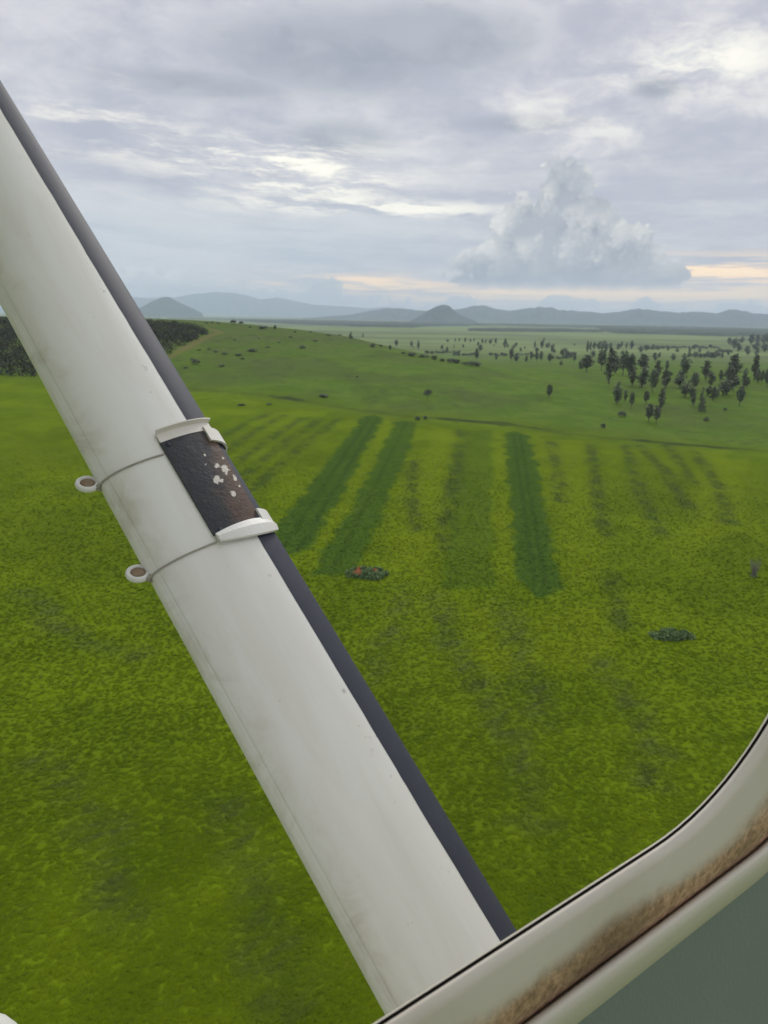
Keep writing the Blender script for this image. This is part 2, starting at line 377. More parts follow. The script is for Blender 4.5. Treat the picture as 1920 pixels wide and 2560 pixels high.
def field_functions():
    """What grows where: functions of world position, used for the ground and for the grass on it."""
    wob = lambda X_, Y_, s, a: (fbm(X_ / s, Y_ / s, 31, 3) - 0.45) * a
    sp_ = [(world_poly(pts), st) for pts, st in STRIPS]; br_ = [world_poly(pts) for pts in BRIGHT]
    def mown(X_, Y_):
        m = np.zeros(X_.shape); w_ = wob(X_, Y_, 2.4, 2.2) + wob(X_, Y_, 0.7, 0.8)
        for pw_, st in sp_: m = np.maximum(m, st * sstep(-0.45, 0.55, poly_sd(pw_, X_, Y_) + w_))
        return m
    def bright(X_, Y_):
        m = np.zeros(X_.shape); w_ = wob(X_, Y_, 4, 4.0)
        for pw_ in br_: m = np.maximum(m, sstep(-1.2, 1.6, poly_sd(pw_, X_, Y_) + w_))
        return m
    lanes = lane_lines()
    def lane(X_, Y_):
        d = np.full(X_.shape, 1e9)
        for l in lanes: d = np.minimum(d, line_d(l, X_, Y_))
        return sstep(0.55, 0.12, d)
    lines = [np.array([hit(*q)[:2] for q in l]) for l in ([(1080, 1480), (1120, 1600), (1290, 1850), (1330, 2050)], [(1010, 1470), (985, 1560), (930, 1700)], [(560, 2000), (640, 2200), (700, 2500)], [(1250, 1500), (1310, 1650), (1350, 1800)], [(1500, 1650), (1600, 1800), (1640, 1950)], [(100, 1900), (250, 2060), (300, 2300)], [(60, 1480), (200, 1600), (330, 1640)])]
    def old(X_, Y_):
        d = np.full(X_.shape, 1e9); w_ = wob(X_, Y_, 3, 3.0)
        for l in lines: d = np.minimum(d, line_d(l, X_, Y_) + w_)
        return sstep(2.4, -0.3, d)
    line = np.array([hit(*p)[:2] for p in LINE_PX])
    def furrow(X_, Y_): return sstep(2.2, 0.5, line_d(line, X_, Y_) + wob(X_, Y_, 6, 3.0)) * (0.35 + 0.65 * sstep(0.42, 0.62, fbm(X_ / 14, Y_ / 14, 77, 3) * 1.05))
    # beyond the furrow the pasture is duller
    far_poly = np.concatenate([line, [[900, line[-1][1]], [900, 3000], [-900, 3000], [-900, line[0][1]]]])
    def pasture(X_, Y_): return np.where(np.hypot(X_, Y_) > 420, 1.0, sstep(-12.0, 14.0, poly_sd(far_poly, X_, Y_) + wob(X_, Y_, 9, 9)))
    tr = np.array([hit(*p)[:2] for p in TRACK_PX])
    def soil(X_, Y_): return sstep(2.6, 0.8, line_d(tr, X_, Y_) + wob(X_, Y_, 5, 2.2))
    rows = [np.array([hit(*p)[:2] for p in rr]) for rr in ROWS_PX]
    def weeds(X_, Y_):
        d = np.full(X_.shape, 1e9); w_ = wob(X_, Y_, 4, 1.4)
        for rr in rows: d = np.minimum(d, line_d(rr, X_, Y_) + w_)
        return np.maximum(sstep(1.7, 0.3, d) * sstep(0.34, 0.52, fbm(X_ / 1.6, Y_ / 1.6, 55, 2) * 1.25), 0.40 * sstep(2.4, 0.2, d))
    FIELD.update(mown=mown, bright=bright, lane=lane, old=old, furrow=furrow, pasture=pasture, soil=soil, weeds=weeds)
def build_terrain():
    azs = np.concatenate([np.arange(-180, -40, 4.0), np.arange(-40, -34, 0.5), np.arange(-34, 29, 0.13), np.arange(29, 36, 0.5), np.arange(36, 180, 4.0)])
    rs = np.concatenate([[0.0, 4, 8, 12, 16], np.arange(19, 60, 0.30), np.arange(60, 190, 0.42), 190 * np.exp(np.linspace(0, math.log(16500 / 190), 330))])
    A, Rr = np.meshgrid(np.radians(azs), rs)
    x = Rr * np.sin(A); y = Rr * np.cos(A); z = ground(x, y)
    me = mesh_np('ground', np.stack([x, y, z], -1).reshape(-1, 3), grid_faces(len(rs), len(azs), True)[:, ::-1])
    x = x.ravel(); y = y.ravel(); r = Rr.ravel(); near = r < 420
    field_functions()
    for k, fn in FIELD.items():
        out = np.where(r > 420, 1.0, 0.0) if k == 'pasture' else np.zeros(len(x))
        out[near] = fn(x[near], y[near]); add_attr(me, k, out)
    return me

def grass_colour(nt):
    """Base colour of the sward, by world position and by what grows there."""
    co = coords(nt); gx, gy, gz = sep(nt, co)
    # the grass lies over towards one side: fine texture is drawn out that way
    lx = gx * 0.804 + gy * 0.595; ly = gy * 0.804 - gx * 0.595
    lay_ = vec(nt, lx * 0.42, ly, 0.0)
    nt_clump = noise(nt, co, 0.22, 4, 0.7, 0.3).step(0.53, 0.66)
    n40 = noise(nt, co, 0.028, 4, 0.55, 0.4); n9 = noise(nt, co, 0.11, 5, 0.6, 0.6)
    n2 = noise(nt, lay_, 0.75, 5, 0.62, 0.5); nf = noise(nt, lay_, 2.6, 4, 0.65); nff = noise(nt, lay_, 8.0, 3, 0.65)
    c = mix(nt, n9.step(0.34, 0.68), (0.080, 0.122, 0.003), (0.112, 0.162, 0.004))
    c = mix(nt, n40.step(0.42, 0.70) * 0.5, c, (0.076, 0.108, 0.004))
    c = mix(nt, attr(nt, 'bright') * 0.42, c, (0.138, 0.186, 0.005))
    c = mix(nt, n2.step(0.52, 0.80) * 0.36, c, (0.060, 0.078, 0.012))
    c = mix(nt, n2.step(0.46, 0.26) * 0.40, c, (0.058, 0.104, 0.007))
    c = mix(nt, (attr(nt, 'old') * (n2.step(0.40, 0.62) * 0.55 + 0.15)).clamp(), c, (0.060, 0.080, 0.018))
    c = mix(nt, nf.step(0.56, 0.78) * 0.26, c, (0.050, 0.066, 0.012))
    c = mix(nt, nf.step(0.42, 0.26) * 0.18, c, (0.130, 0.160, 0.010))
    # duller pasture beyond the furrow
    pc = mix(nt, n9.step(0.35, 0.68), (0.064, 0.114, 0.012), (0.088, 0.140, 0.018))
    pc = mix(nt, n2.step(0.55, 0.75) * 0.5, pc, (0.046, 0.064, 0.017))
    nb_ = noise(nt, vec(nt, gx * 0.045, gy * 0.022, 3.0), 1.0, 6, 0.68, 0.4)
    pc = mix(nt, nb_.step(0.50, 0.66) * 0.40, pc, (0.040, 0.062, 0.016))
    pc = mix(nt, nb_.step(0.44, 0.30) * 0.40, pc, (0.098, 0.122, 0.028))
    pc = mix(nt, n40.step(0.46, 0.66) * 0.6, pc, (0.066, 0.088, 0.024))
    up_ = gz.step(13.0, 22.0)
    pc = mix(nt, up_ * n9.step(0.36, 0.60) * 0.7, pc, mix(nt, n9.step(0.4, 0.65), (0.060, 0.076, 0.028), (0.085, 0.092, 0.036)))
    pc = mix(nt, nt_clump * (0.35 + up_ * 0.45), pc, (0.032, 0.040, 0.020))
    c = mix(nt, attr(nt, 'pasture'), c, pc)
    mc = mix(nt, n2.step(0.35, 0.65), (0.030, 0.068, 0.008), (0.046, 0.088, 0.010))
    mc = mix(nt, nf.step(0.55, 0.75) * 0.5, mc, (0.024, 0.045, 0.010))
    mc = mix(nt, attr(nt, 'lane') * 0.4, mc, (0.020, 0.036, 0.008))
    c = mix(nt, (attr(nt, 'mown') * (0.92 + (nf - 0.5) * 0.8 + (n2 - 0.5) * 0.6)).clamp(), c, mc)
    c = mix(nt, attr(nt, 'furrow') * 0.9, c, (0.030, 0.042, 0.014))
    c = mix(nt, attr(nt, 'weeds') * 0.58, c, (0.030, 0.045, 0.014))
    c = mix(nt, attr(nt, 'soil') * 0.35, c, (0.20, 0.125, 0.065))
    # the far plain: pale meadows and dull ones in long bands
    rr = (gx * gx + gy * gy) ** 0.5
    fb = noise(nt, vec(nt, gx * 0.0011, gy * 0.0030, 0.0), 1.0, 4, 0.55)
    fc = mix(nt, fb.step(0.40, 0.58), (0.098, 0.128, 0.046), (0.150, 0.198, 0.066))
    fc = mix(nt, noise(nt, vec(nt, gx * 0.004, gy * 0.012, 9.0), 1.0, 4).step(0.50, 0.64) * 0.6, fc, (0.050, 0.062, 0.032))
    c = mix(nt, rr.step(480, 1000), c, fc)
    return c, (n2, nf, nff)
m_ground, nt, p = new_mat('pasture')
c, (n2, nf, nff) = grass_colour(nt)
h = nf * 0.6 + n2 * 0.6 + nff * 0.25
setp(nt, p, c, 0.95, spec=0.02, bump=h, bdist=0.22, bstr=0.45)
g_me = build_terrain()
tag(link('ground', g_me, m_ground, smooth=True), 'wide green grassland with four darker mown strips and bright yellow green patches', 'ground', kind='structure')

# ------------------------------------------------------------------ hills and far woods
m_hill, nt, p = new_mat('hill_forest')
co = coords(nt)
c = mix(nt, noise(nt, co, 0.006, 5).step(0.35, 0.65), (0.018, 0.032, 0.027), (0.040, 0.056, 0.042))
setp(nt, p, c, 0.95, spec=0.05, bump=noise(nt, co, 0.03, 5), bdist=25.0, bstr=0.8)
def hill(name, sky_px, D, half, seed, label, rough=1.0, ns=0.30):
    pts = sorted(sky_px); xs = [q[0] for q in pts]
    n = max(40, int((xs[-1] - xs[0]) / 5)); m = 34
    cols = np.linspace(xs[0], xs[-1], n)
    az = np.array([azel(x, np.interp(x, xs, [q[1] for q in pts]))[0] for x in cols])
    el = np.array([azel(x, np.interp(x, xs, [q[1] for q in pts]))[1] for x in cols])
    top = 30 + D * np.tan(np.radians(el)) * (1 + ns * (fbm(az * 3.5 + seed, np.full(n, 0.3), seed + 9, 4) - 0.45))
    w = np.linspace(-1, 1, m)
    V = np.zeros((n, m, 3))
    for j, q in enumerate(w):
        r = D + q * half
        prof = (0.5 + 0.5 * np.cos(math.pi * q)) ** 0.85
        hgt = PLAIN - 0.5 + (top - PLAIN) * prof
        ridg = (fbm(az * 1.3 + 50, np.full(n, q * 3.0 + seed), seed, 4) - 0.47) * rough * (top - PLAIN) * 0.8 * (1 - abs(2 * prof - 1)) 
        V[:, j, 0] = r * np.sin(np.radians(az)); V[:, j, 1] = r * np.cos(np.radians(az)); V[:, j, 2] = hgt + ridg
    me = mesh_np(name, V.reshape(-1, 3), grid_faces(n, m)[:, ::-1])
    return tag(link(name, me, m_hill, smooth=True), label, 'hill', kind='structure')
Z3 = dict(sx=0.3978, ox=300, oy=700); Z2 = dict(sx=0.5787, ox=960, oy=700)
hill('hill', pal([(60, 215), (130, 172), (200, 135), (255, 112), (285, 103), (310, 108), (380, 145), (460, 180), (520, 210)], **Z3), 7600, 700, 3, 'blue grey cone shaped hill at the left, beside the strut', 0.6, 0.12)
hill('hill', pal([(-900, 120), (-600, 95), (-300, 120), (0, 105), (200, 112), (350, 108), (450, 90), (600, 76), (720, 83), (800, 98), (880, 123), (980, 110), (1080, 128), (1200, 153), (1330, 163), (1450, 168), (1550, 178), (1659, 170), (1800, 182), (1950, 215)], **Z3), 15300, 1500, 5, 'long pale mountain ridge with its top in low cloud behind the left cone', 1.0, 0.08)
hill('hill', pal([(115, 175), (140, 162), (190, 132), (225, 114), (245, 107), (262, 105), (282, 111), (312, 139), (365, 164), (400, 178)], **Z2), 5600, 420, 8, 'dark pointed hill standing alone near the middle of the horizon', 0.5, 0.12)
hill('hill', pal([(-350, 165), (-150, 150), (0, 122), (90, 122), (150, 132), (240, 138), (320, 125), (380, 113), (430, 111), (480, 125), (560, 132), (620, 122), (660, 117), (720, 119), (760, 130), (830, 132), (900, 140), (960, 142), (1040, 132), (1100, 125), (1160, 132), (1250, 140), (1350, 137), (1440, 142), (1500, 128), (1530, 127), (1590, 142), (1659, 148), (1800, 140), (2000, 150), (2300, 140), (2500, 200)], **Z2), 8200, 1000, 11, 'long low line of rounded blue hills along the right horizon')

m_wood, nt, p = new_mat('far_wood')
co = coords(nt)
c = mix(nt, noise(nt, co, 0.012, 5, 0.65).step(0.35, 0.65), (0.018, 0.032, 0.020), (0.048, 0.062, 0.036))
setp(nt, p, c, 0.95, spec=0.05)
def far_wood(px_poly, cell, label, hgt=9.0, seed=0):
    """A canopy seen from afar: crowns as a bumpy skin that comes down to the ground at its edges."""
    az0, az1 = [f(azel(x, y)[0] for x, y in px_poly) for f in (min, max)]
    def dist(x, y):
        h = hit(x, y)
        return 5000.0 if h is None else min(5000.0, float(np.linalg.norm(h[:2])))
    pp = np.array([(azel(x, y)[0], math.log(dist(x, y))) for x, y in px_poly])
    r0, r1 = math.exp(pp[:, 1].min()), math.exp(pp[:, 1].max())
    na = int(min(900, math.radians(az1 - az0) * (r0 * r1) ** 0.5 / cell)); nr = int(min(160, 40 + (r1 - r0) / cell / 4))
    A, L = np.meshgrid(np.linspace(az0, az1, na), np.linspace(math.log(r0), math.log(r1), nr))
    r = np.exp(L); x = r * np.sin(np.radians(A)); y = r * np.cos(np.radians(A))
    edge = poly_sd(pp * [1, 12], A, L * 12) + (fbm(x / 160, y / 160, seed, 3) - 0.45) * 1.6
    on = sstep(0.0, 0.05, edge)
    z = PLAIN - 1.0 + on * (hgt * (0.55 + 0.45 * rng.random(x.shape)) + (fbm(x / 90, y / 90, seed + 4, 3) - 0.45) * hgt * 0.9)
    keep = grid_faces(nr, na)[:, ::-1]; keep = keep[(on.ravel()[keep].max(1) > 0)]
    me = mesh_np('far_wood', np.stack([x, y, z], -1).reshape(-1, 3), keep)
    return tag(link('far_wood', me, m_wood), label, 'wood', kind='stuff')
far_wood([(1480, 812), (1700, 814), (2100, 818), (2100, 846), (1920, 841), (1700, 838), (1540, 834), (1500, 826)], 9, 'broad dark wood across the plain at the right, below the blue hills', 10, 3)
far_wood([(1170, 824), (1330, 824), (1510, 828), (1510, 832), (1330, 829), (1170, 828)], 6, 'thin brownish belt of trees across the pale meadow', 7, 14)
far_wood([(280, 783), (430, 782), (560, 786), (700, 788), (780, 794), (960, 800), (1120, 801), (1240, 804), (1480, 812), (1480, 820), (1250, 814), (1080, 816), (1020, 820), (900, 817), (740, 811), (640, 806), (560, 799), (430, 796), (280, 795)], 10, 'long dark belt of woodland below the pointed hill and the left cone', 9, 23)

# ------------------------------------------------------------------ trees and shrubs
m_leaf, nt, p = new_mat('leaves')
t_ = attr(nt, 'tone'); oi = nt.nodes.new('ShaderNodeObjectInfo'); rnd = X(nt, oi.outputs['Random'])
c = mix(nt, t_, (0.082, 0.105, 0.070), (0.168, 0.188, 0.125))
c = mix(nt, rnd.step(0.45, 1.0) * 0.5, c, (0.105, 0.105, 0.076))
setp(nt, p, c, 0.8, spec=0.2)
m_weed, nt, p = new_mat('weed_leaves')
c = mix(nt, attr(nt, 'tone'), (0.080, 0.135, 0.045), (0.165, 0.230, 0.095))
setp(nt, p, c, 0.85, spec=0.15)
m_bark, nt, p = new_mat('pale_bark')
setp(nt, p, mix(nt, noise(nt, coords(nt), 6, 4), (0.07, 0.06, 0.05), (0.16, 0.14, 0.12)), 0.9, spec=0.1)

def leaf_cloud(centers, radii, count, size, seed, flat=1.0):
    """Leaf sprays scattered through overlapping clumps: count small two-sided faces."""
    g = np.random.default_rng(seed); centers = np.array(centers, float); radii = np.array(radii, float)
    wgt = radii ** 2.0; k = g.choice(len(centers), count, p=wgt / wgt.sum())
    d = g.normal(size=(count, 3)); d /= np.linalg.norm(d, axis=1)[:, None]
    rad = g.random(count) ** 0.45
    P = centers[k] + d * (rad * radii[k])[:, None] * [1, 1, flat]
    a = g.normal(size=(count, 3)); a /= np.linalg.norm(a, axis=1)[:, None]
    b = np.cross(a, g.normal(size=(count, 3))); b /= np.linalg.norm(b, axis=1)[:, None]
    s = size * (0.55 + 0.9 * g.random(count))[:, None]
    V = np.stack([P - a * s, P - b * s * 0.55, P + a * s, P + b * s * 0.55], 1).reshape(-1, 3)
    tone = np.clip(g.random(len(centers))[k] * 0.6 + g.random(count) * 0.4, 0, 1)
    return V, np.arange(count * 4).reshape(-1, 4), np.repeat(tone, 4)
def foliage(name, args, mat, parent):
    V, Fc, tone = leaf_cloud(*args)
    me = mesh_np(name, V, Fc); add_attr(me, 'tone', tone)
    return link(name, me, mat, parent)
def empty(name, loc=(0, 0, 0)):
    o = bpy.data.objects.new(name, None); COL.objects.link(o); o.location = loc; o.empty_display_size = 0.5
    return o
def limbs(name, segs, mat, parent):
    """Trunk and limbs as one mesh of tapered, bent tubes."""
    vs_, fs = [], []
    for pts, r0, r1 in segs:
        pts = np.array(pts, float); n = len(pts); base = len(vs_)
        for i, q in enumerate(pts):
            t = pts[min(i + 1, n - 1)] - pts[max(i - 1, 0)]; t /= np.linalg.norm(t)
            a = np.cross(t, [0.9, 0.2, 0.1]); a /= np.linalg.norm(a); b = np.cross(t, a); r = r0 + (r1 - r0) * i / (n - 1)
            for k in range(6): vs_.append(tuple(q + r * (a * math.cos(k * math.pi / 3) + b * math.sin(k * math.pi / 3))))
        fs += [[base + int(q) for q in f] for f in grid_faces(n, 6, True)]
    me = bpy.data.meshes.new(name); me.from_pydata(vs_, [], fs); me.update()
    return link(name, me, mat, parent, True)

def proto_tree(kind, seed):
    """A tree one unit tall (its width is set when it is placed). Hidden prototypes are not kept: the first copy is the tree itself."""
    g = np.random.default_rng(seed); root = empty('tree'); C, Rr = [], []
    if kind == 'slender':      # ragged column of clumps
        z = 0.16
        while z < 0.95:
            w = 0.155 * math.sin(math.pi * min(1, (z - 0.05) / 0.98)) ** 0.6
            for _ in range(2):
                a = g.random() * 6.28; C.append((math.cos(a) * w * 0.75 * g.random(), math.sin(a) * w * 0.75 * g.random(), z)); Rr.append(w * (0.55 + 0.4 * g.random()))
            z += 0.075
        C.append((0.02 * g.normal(), 0.02 * g.normal(), 0.955)); Rr.append(0.045); cnt, size = 620, 0.036
    elif kind == 'leaning':    # two uneven heads
        lean = 0.10
        for z in np.arange(0.2, 0.98, 0.07):
            w = 0.17 * (1 - abs(z - 0.5) * 1.25) + 0.03
            C.append((lean * (z - 0.5) + g.normal() * 0.05, g.normal() * 0.05, z)); Rr.append(w * (0.6 + 0.5 * g.random()))
        for _ in range(4):
            C.append((-0.12 + g.normal() * 0.03, g.normal() * 0.06, 0.30 + 0.25 * g.random())); Rr.append(0.09)
        cnt, size = 640, 0.038
    elif kind == 'broad':      # low dome on a short stem
        for _ in range(15):
            a = g.random() * 6.28; rr_ = 0.36 * g.random() ** 0.6
            C.append((math.cos(a) * rr_, math.sin(a) * rr_, 0.52 + 0.30 * (1 - (rr_ / 0.42) ** 2) * (0.5 + g.random() * 0.6))); Rr.append(0.15 + 0.06 * g.random())
        cnt, size = 700, 0.05
    elif kind == 'egg':        # compact upright oval
        for z in np.arange(0.30, 0.93, 0.06):
            w = 0.22 * math.sin(math.pi * (z - 0.18) / 0.84) ** 0.7
            for _ in range(2):
                a = g.random() * 6.28; C.append((math.cos(a) * w * 0.55, math.sin(a) * w * 0.55, z)); Rr.append(w * 0.62)
        cnt, size = 700, 0.038
    else:                      # cone
        for z in np.arange(0.10, 0.98, 0.06):
            w = 0.26 * (1 - z) + 0.03
            a = g.random() * 6.28; C.append((math.cos(a) * w * 0.4, math.sin(a) * w * 0.4, z)); Rr.append(w)
        cnt, size = 560, 0.04
    top = 0.6 if kind == 'broad' else 0.8
    segs = [([(0, 0, -0.03), (0.012, 0.0, 0.25 * top), (-0.01, 0.01, 0.6 * top), (0.01, 0.0, top)], 0.022, 0.006)]
    for k in range(4):
        a = g.random() * 6.28; z0 = 0.22 + 0.1 * k; q = 0.22 if kind == 'broad' else 0.1
        segs.append(([(0, 0, z0), (math.cos(a) * q * 0.5, math.sin(a) * q * 0.5, z0 + 0.07), (math.cos(a) * q, math.sin(a) * q, z0 + 0.17)], 0.010, 0.004))
    limbs('trunk', segs, m_bark, root)
    foliage('crown', (C, Rr, cnt, size, seed), m_leaf, root)
    return root
def proto_shrub(seed, long=False):
    g = np.random.default_rng(seed); root = empty('shrub'); C, Rr = [], []
    for _ in range(12):
        a = g.random() * 6.28; rr_ = 0.36 * g.random() ** 0.6; C.append((math.cos(a) * rr_, math.sin(a) * rr_, 0.30 + 0.32 * g.random() * (1 - rr_ * 1.4))); Rr.append(0.20 + 0.12 * g.random())
    segs = []
    for k in range(4):
        a = g.random() * 6.28; segs.append(([(0, 0, -0.05), (math.cos(a) * 0.08, math.sin(a) * 0.08, 0.2), (math.cos(a) * 0.24, math.sin(a) * 0.24, 0.5)], 0.02, 0.008))
    limbs('stem', segs, m_bark, root); foliage('foliage', (C, Rr, 420, 0.07, seed), m_leaf, root)
    return root
WIDTH = dict(slender=0.34, leaning=0.42, broad=0.85, egg=0.44, cone=0.52, shrub=0.95)
PROTO = {}
for i, k in enumerate(('slender', 'leaning', 'broad', 'egg', 'cone')):
    PROTO[k] = [proto_tree(k, 100 + i * 10 + s) for s in range(3 if k in ('slender', 'leaning') else 2)]
PROTO['shrub'] = [proto_shrub(300 + s) for s in range(3)]
used = set(); n_placed = [0]
def place(kind, px, base, top, wpx, label, cat, group=None):
    """Stand a plant where the photograph shows its foot; size from its height in the picture and its distance."""
    P = hit(px, base)
    if P is None: return None
    dep = float((P - EYE) @ F_); hgt = (base - top) / FPX * dep * (1.0 if kind == 'shrub' else 1.18); wid = wpx / FPX * dep * (1.0 if kind == 'shrub' else 0.98) * (0.88 + 0.24 * random.random())
    n_placed[0] += 1; pr = PROTO[kind][n_placed[0] % len(PROTO[kind])]
    if pr.name not in used: o = pr; used.add(pr.name)
    else:
        o = pr.copy(); COL.objects.link(o)
        for ch in list(pr.children):
            c_ = ch.copy(); COL.objects.link(c_); c_.parent = o
    o.location = P - [0, 0, 0.02 * hgt]
    o.rotation_euler = (0, 0, random.random() * 6.28)
    sw = wid / WIDTH[kind]; o.scale = (sw, sw, hgt)
    tag(o, label, cat, group)
    if kind == 'shrub': o.name = 'shrub'
    return o

ZA = dict(sx=0.31344, ox=1400, oy=820); ZB = dict(sx=0.31344, ox=920, oy=820); ZC = dict(sx=0.3978, ox=300, oy=700)
def place_z(z, kind, x, base, top, w, label, cat, group=None):
    return place(kind, z['ox'] + x * z['sx'], z['oy'] + base * z['sx'], z['oy'] + top * z['sx'], w * z['sx'], label, cat, group)
# single trees that stand out
place_z(ZB, 'broad', 475, 582, 500, 82, 'lone low round tree in the middle of the open green slope', 'tree')
place_z(ZB, 'egg', 1445, 562, 463, 52, 'lone upright oval tree on the open slope left of the grove', 'tree')
place_z(ZA, 'leaning', 450, 605, 458, 88, 'two headed dark tree at the near left corner of the grove', 'tree')
place_z(ZA, 'slender', 520, 585, 505, 42, 'thin sapling between the two headed tree and a small oval tree', 'tree')
place_z(ZA, 'egg', 568, 640, 523, 52, 'small oval tree just right of the two headed tree', 'tree')
place_z(ZA, 'egg', 685, 608, 513, 58, 'small round topped tree alone above the twin trees', 'tree')
place_z(ZA, 'slender', 803, 655, 503, 62, 'tall narrow tree rising right behind the twin trees', 'tree')
place_z(ZA, 'egg', 706, 748, 620, 88, 'nearest tree of the grove, round crown on a bare trunk, left one of the twins', 'tree')
place_z(ZA, 'egg', 766, 770, 630, 56, 'narrower right one of the twin trees nearest the furrow', 'tree')
place_z(ZA, 'cone', 1120, 665, 488, 66, 'pointed dark tree at the near edge of the grove, centre right', 'tree')
place_z(ZA, 'slender', 1060, 622, 530, 44, 'short thin tree left of the pointed dark tree', 'tree')
place_z(ZA, 'egg', 1430, 622, 483, 72, 'oval tree alone in front of the grove at the far right', 'tree')
place_z(ZC, 'cone', 1450, 368, 328, 34, 'dark conical tree alone on the crest of the green slope', 'tree')
place_z(ZC, 'cone', 1527, 357, 334, 17, 'tiny tree right of the dark conical tree on the crest', 'tree')
place_z(ZC, 'egg', 975, 316, 288, 26, 'small dark tree on the crest in front of the bright meadow', 'tree')
place_z(ZC, 'broad', 712, 286, 255, 44, 'bushy tree on the crest next to the dark scrub', 'tree')
place_z(ZC, 'broad', 762, 290, 264, 34, 'smaller bushy tree on the crest, right beside a bigger one', 'tree')
# second rank: the grove
GL = 'slender dark tree within the scattered grove on the right hand slope'
for (x, b, t, w) in ((390, 445, 200, 90), (330, 340, 190, 70), (210, 350, 230, 100), (165, 332, 260, 52), (440, 360, 240, 80), (500, 380, 200, 80), (550, 385, 230, 105), (575, 460, 330, 66),
        (660, 340, 225, 96), (655, 478, 338, 100), (735, 517, 350, 75), (770, 420, 278, 60), (840, 484, 350, 92), (870, 400, 350, 50), (850, 342, 270, 40), (990, 380, 235, 84), (955, 478, 360, 92),
        (1000, 552, 440, 80), (1065, 500, 370, 76), (1050, 560, 480, 60), (1160, 412, 278, 76), (1195, 484, 360, 62), (1180, 542, 470, 70), (1220, 580, 480, 62), (1245, 562, 500, 52),
        (1280, 422, 345, 36), (1300, 542, 420, 82), (1385, 402, 235, 112), (1340, 462, 320, 82), (1380, 502, 390, 82), (1330, 532, 430, 90), (1462, 494, 345, 48), (1490, 472, 400, 46),
        (1545, 424, 238, 62), (1575, 442, 340, 50), (1610, 432, 350, 40), (1648, 474, 340, 62), (1690, 450, 300, 70), (1720, 500, 330, 70), (1770, 420, 270, 70)):
    place_z(ZA, random.choice(('slender', 'leaning', 'slender', 'egg')), x, b, t, w * 1.08, GL, 'tree', 'trees of the grove on the right slope')
# third rank: small trees on the plain beyond
PL = 'small distant tree on the pale plain beyond the slope'
for (x, b, t, w) in ((215, 216, 115, 25), (240, 200, 120, 25), (270, 172, 120, 35), (310, 190, 115, 40), (340, 182, 110, 40), (365, 192, 120, 40), (400, 182, 125, 30), (462, 176, 130, 30), (490, 162, 110, 16),
        (530, 166, 120, 20), (570, 168, 110, 40), (755, 262, 205, 45), (790, 240, 200, 30), (900, 262, 210, 40), (1025, 242, 185, 26), (640, 192, 150, 60), (685, 184, 140, 55), (20, 240, 170, 50), (60, 236, 190, 60), (110, 232, 195, 50), (1350, 132, 85, 50), (1390, 165, 92, 66),
        (1450, 122, 75, 52), (1520, 132, 58, 62), (1570, 128, 60, 62), (1622, 132, 58, 64), (1658, 142, 52, 60), (1420, 190, 130, 60), (1490, 205, 150, 60), (1560, 190, 120, 70), (1630, 190, 130, 70)):
    place_z(ZA, random.choice(('slender', 'leaning', 'egg')), x, b, t, w, PL, 'tree', 'trees on the plain beyond the slope')
for (x, b, t, w) in ((865, 247, 175, 60), (895, 192, 140, 42), (1145, 262, 155, 46), (1180, 267, 215, 56), (1262, 272, 225, 28), (1450, 282, 210, 50), (1300, 258, 195, 50), (1342, 267, 200, 44), (1378, 257, 195, 40),
        (400, 172, 110, 30), (345, 157, 110, 32), (225, 152, 100, 32), (630, 202, 155, 26), (695, 116, 85, 16), (728, 112, 85, 16), (775, 117, 80, 22), (815, 117, 90, 20), (845, 112, 84, 13), (910, 127, 88, 24),
        (938, 132, 95, 16), (978, 130, 90, 32), (1018, 127, 84, 27), (1090, 162, 95, 42), (1180, 152, 120, 26), (1215, 197, 160, 26), (1330, 167, 115, 22), (1390, 167, 95, 42), (1435, 162, 120, 50), (1468, 197, 135, 36),
        (1345, 202, 160, 32), (1575, 212, 165, 32), (1615, 242, 200, 36), (1645, 272, 220, 32), (1540, 302, 265, 32), (1020, 252, 215, 27), (175, 177, 140, 30), (590, 172, 140, 27), (635, 112, 92, 30)):
    place_z(ZB, random.choice(('slender', 'leaning', 'egg')), x, b, t, w, PL, 'tree', 'trees on the plain beyond the slope')
# the plain is dotted with more of them
g_ = np.random.default_rng(77)
for _ in range(70):
    x, y = g_.uniform(960, 1930), g_.uniform(852, 900)
    if y < 858 + 0.012 * (x - 960) or y > 868 + 0.05 * (x - 960): continue
    h_ = g_.uniform(5, 13) * (0.5 + (y - 840) / 60); place(random.choice(('slender', 'leaning', 'egg')), x, y, y - h_, h_ * g_.uniform(0.4, 0.8), PL, 'tree', 'trees on the plain beyond the slope')
# shrubs
place_z(ZA, 'shrub', 490, 708, 648, 68, 'rounded shrub below the small oval tree', 'shrub')
place_z(ZA, 'shrub', 350, 797, 745, 54, 'dark shrub on the furrow beside a patch of bare red earth', 'shrub')
place_z(ZA, 'shrub', 1168, 742, 698, 60, 'low shrub alone in the grass right of the twin trees', 'shrub')
place_z(ZA, 'shrub', 1315, 662, 625, 38, 'very small shrub below the right part of the grove', 'shrub')
place_z(ZB, 'shrub', 400, 737, 694, 52, 'left one of two dark shrubs on the furrow above the mown strips', 'shrub')
place_z(ZB, 'shrub', 455, 728, 690, 44, 'right one of two dark shrubs on the furrow above the mown strips', 'shrub')
place_z(ZB, 'shrub', 830, 304, 250, 118, 'largest shrub, at the lower end of the dark hedge on the crest', 'shrub')
for (x, b, t, w) in ((285, 205, 185, 50), (350, 224, 184, 112), (450, 238, 204, 84), (535, 253, 205, 58), (590, 264, 236, 66), (660, 278, 230, 66), (715, 283, 234, 66), (770, 292, 262, 60), (878, 304, 280, 44)):
    place_z(ZB, 'shrub', x, b, t, w, 'dark shrub in the hedge that runs along the crest of the slope', 'shrub', 'shrubs of the hedge on the crest')
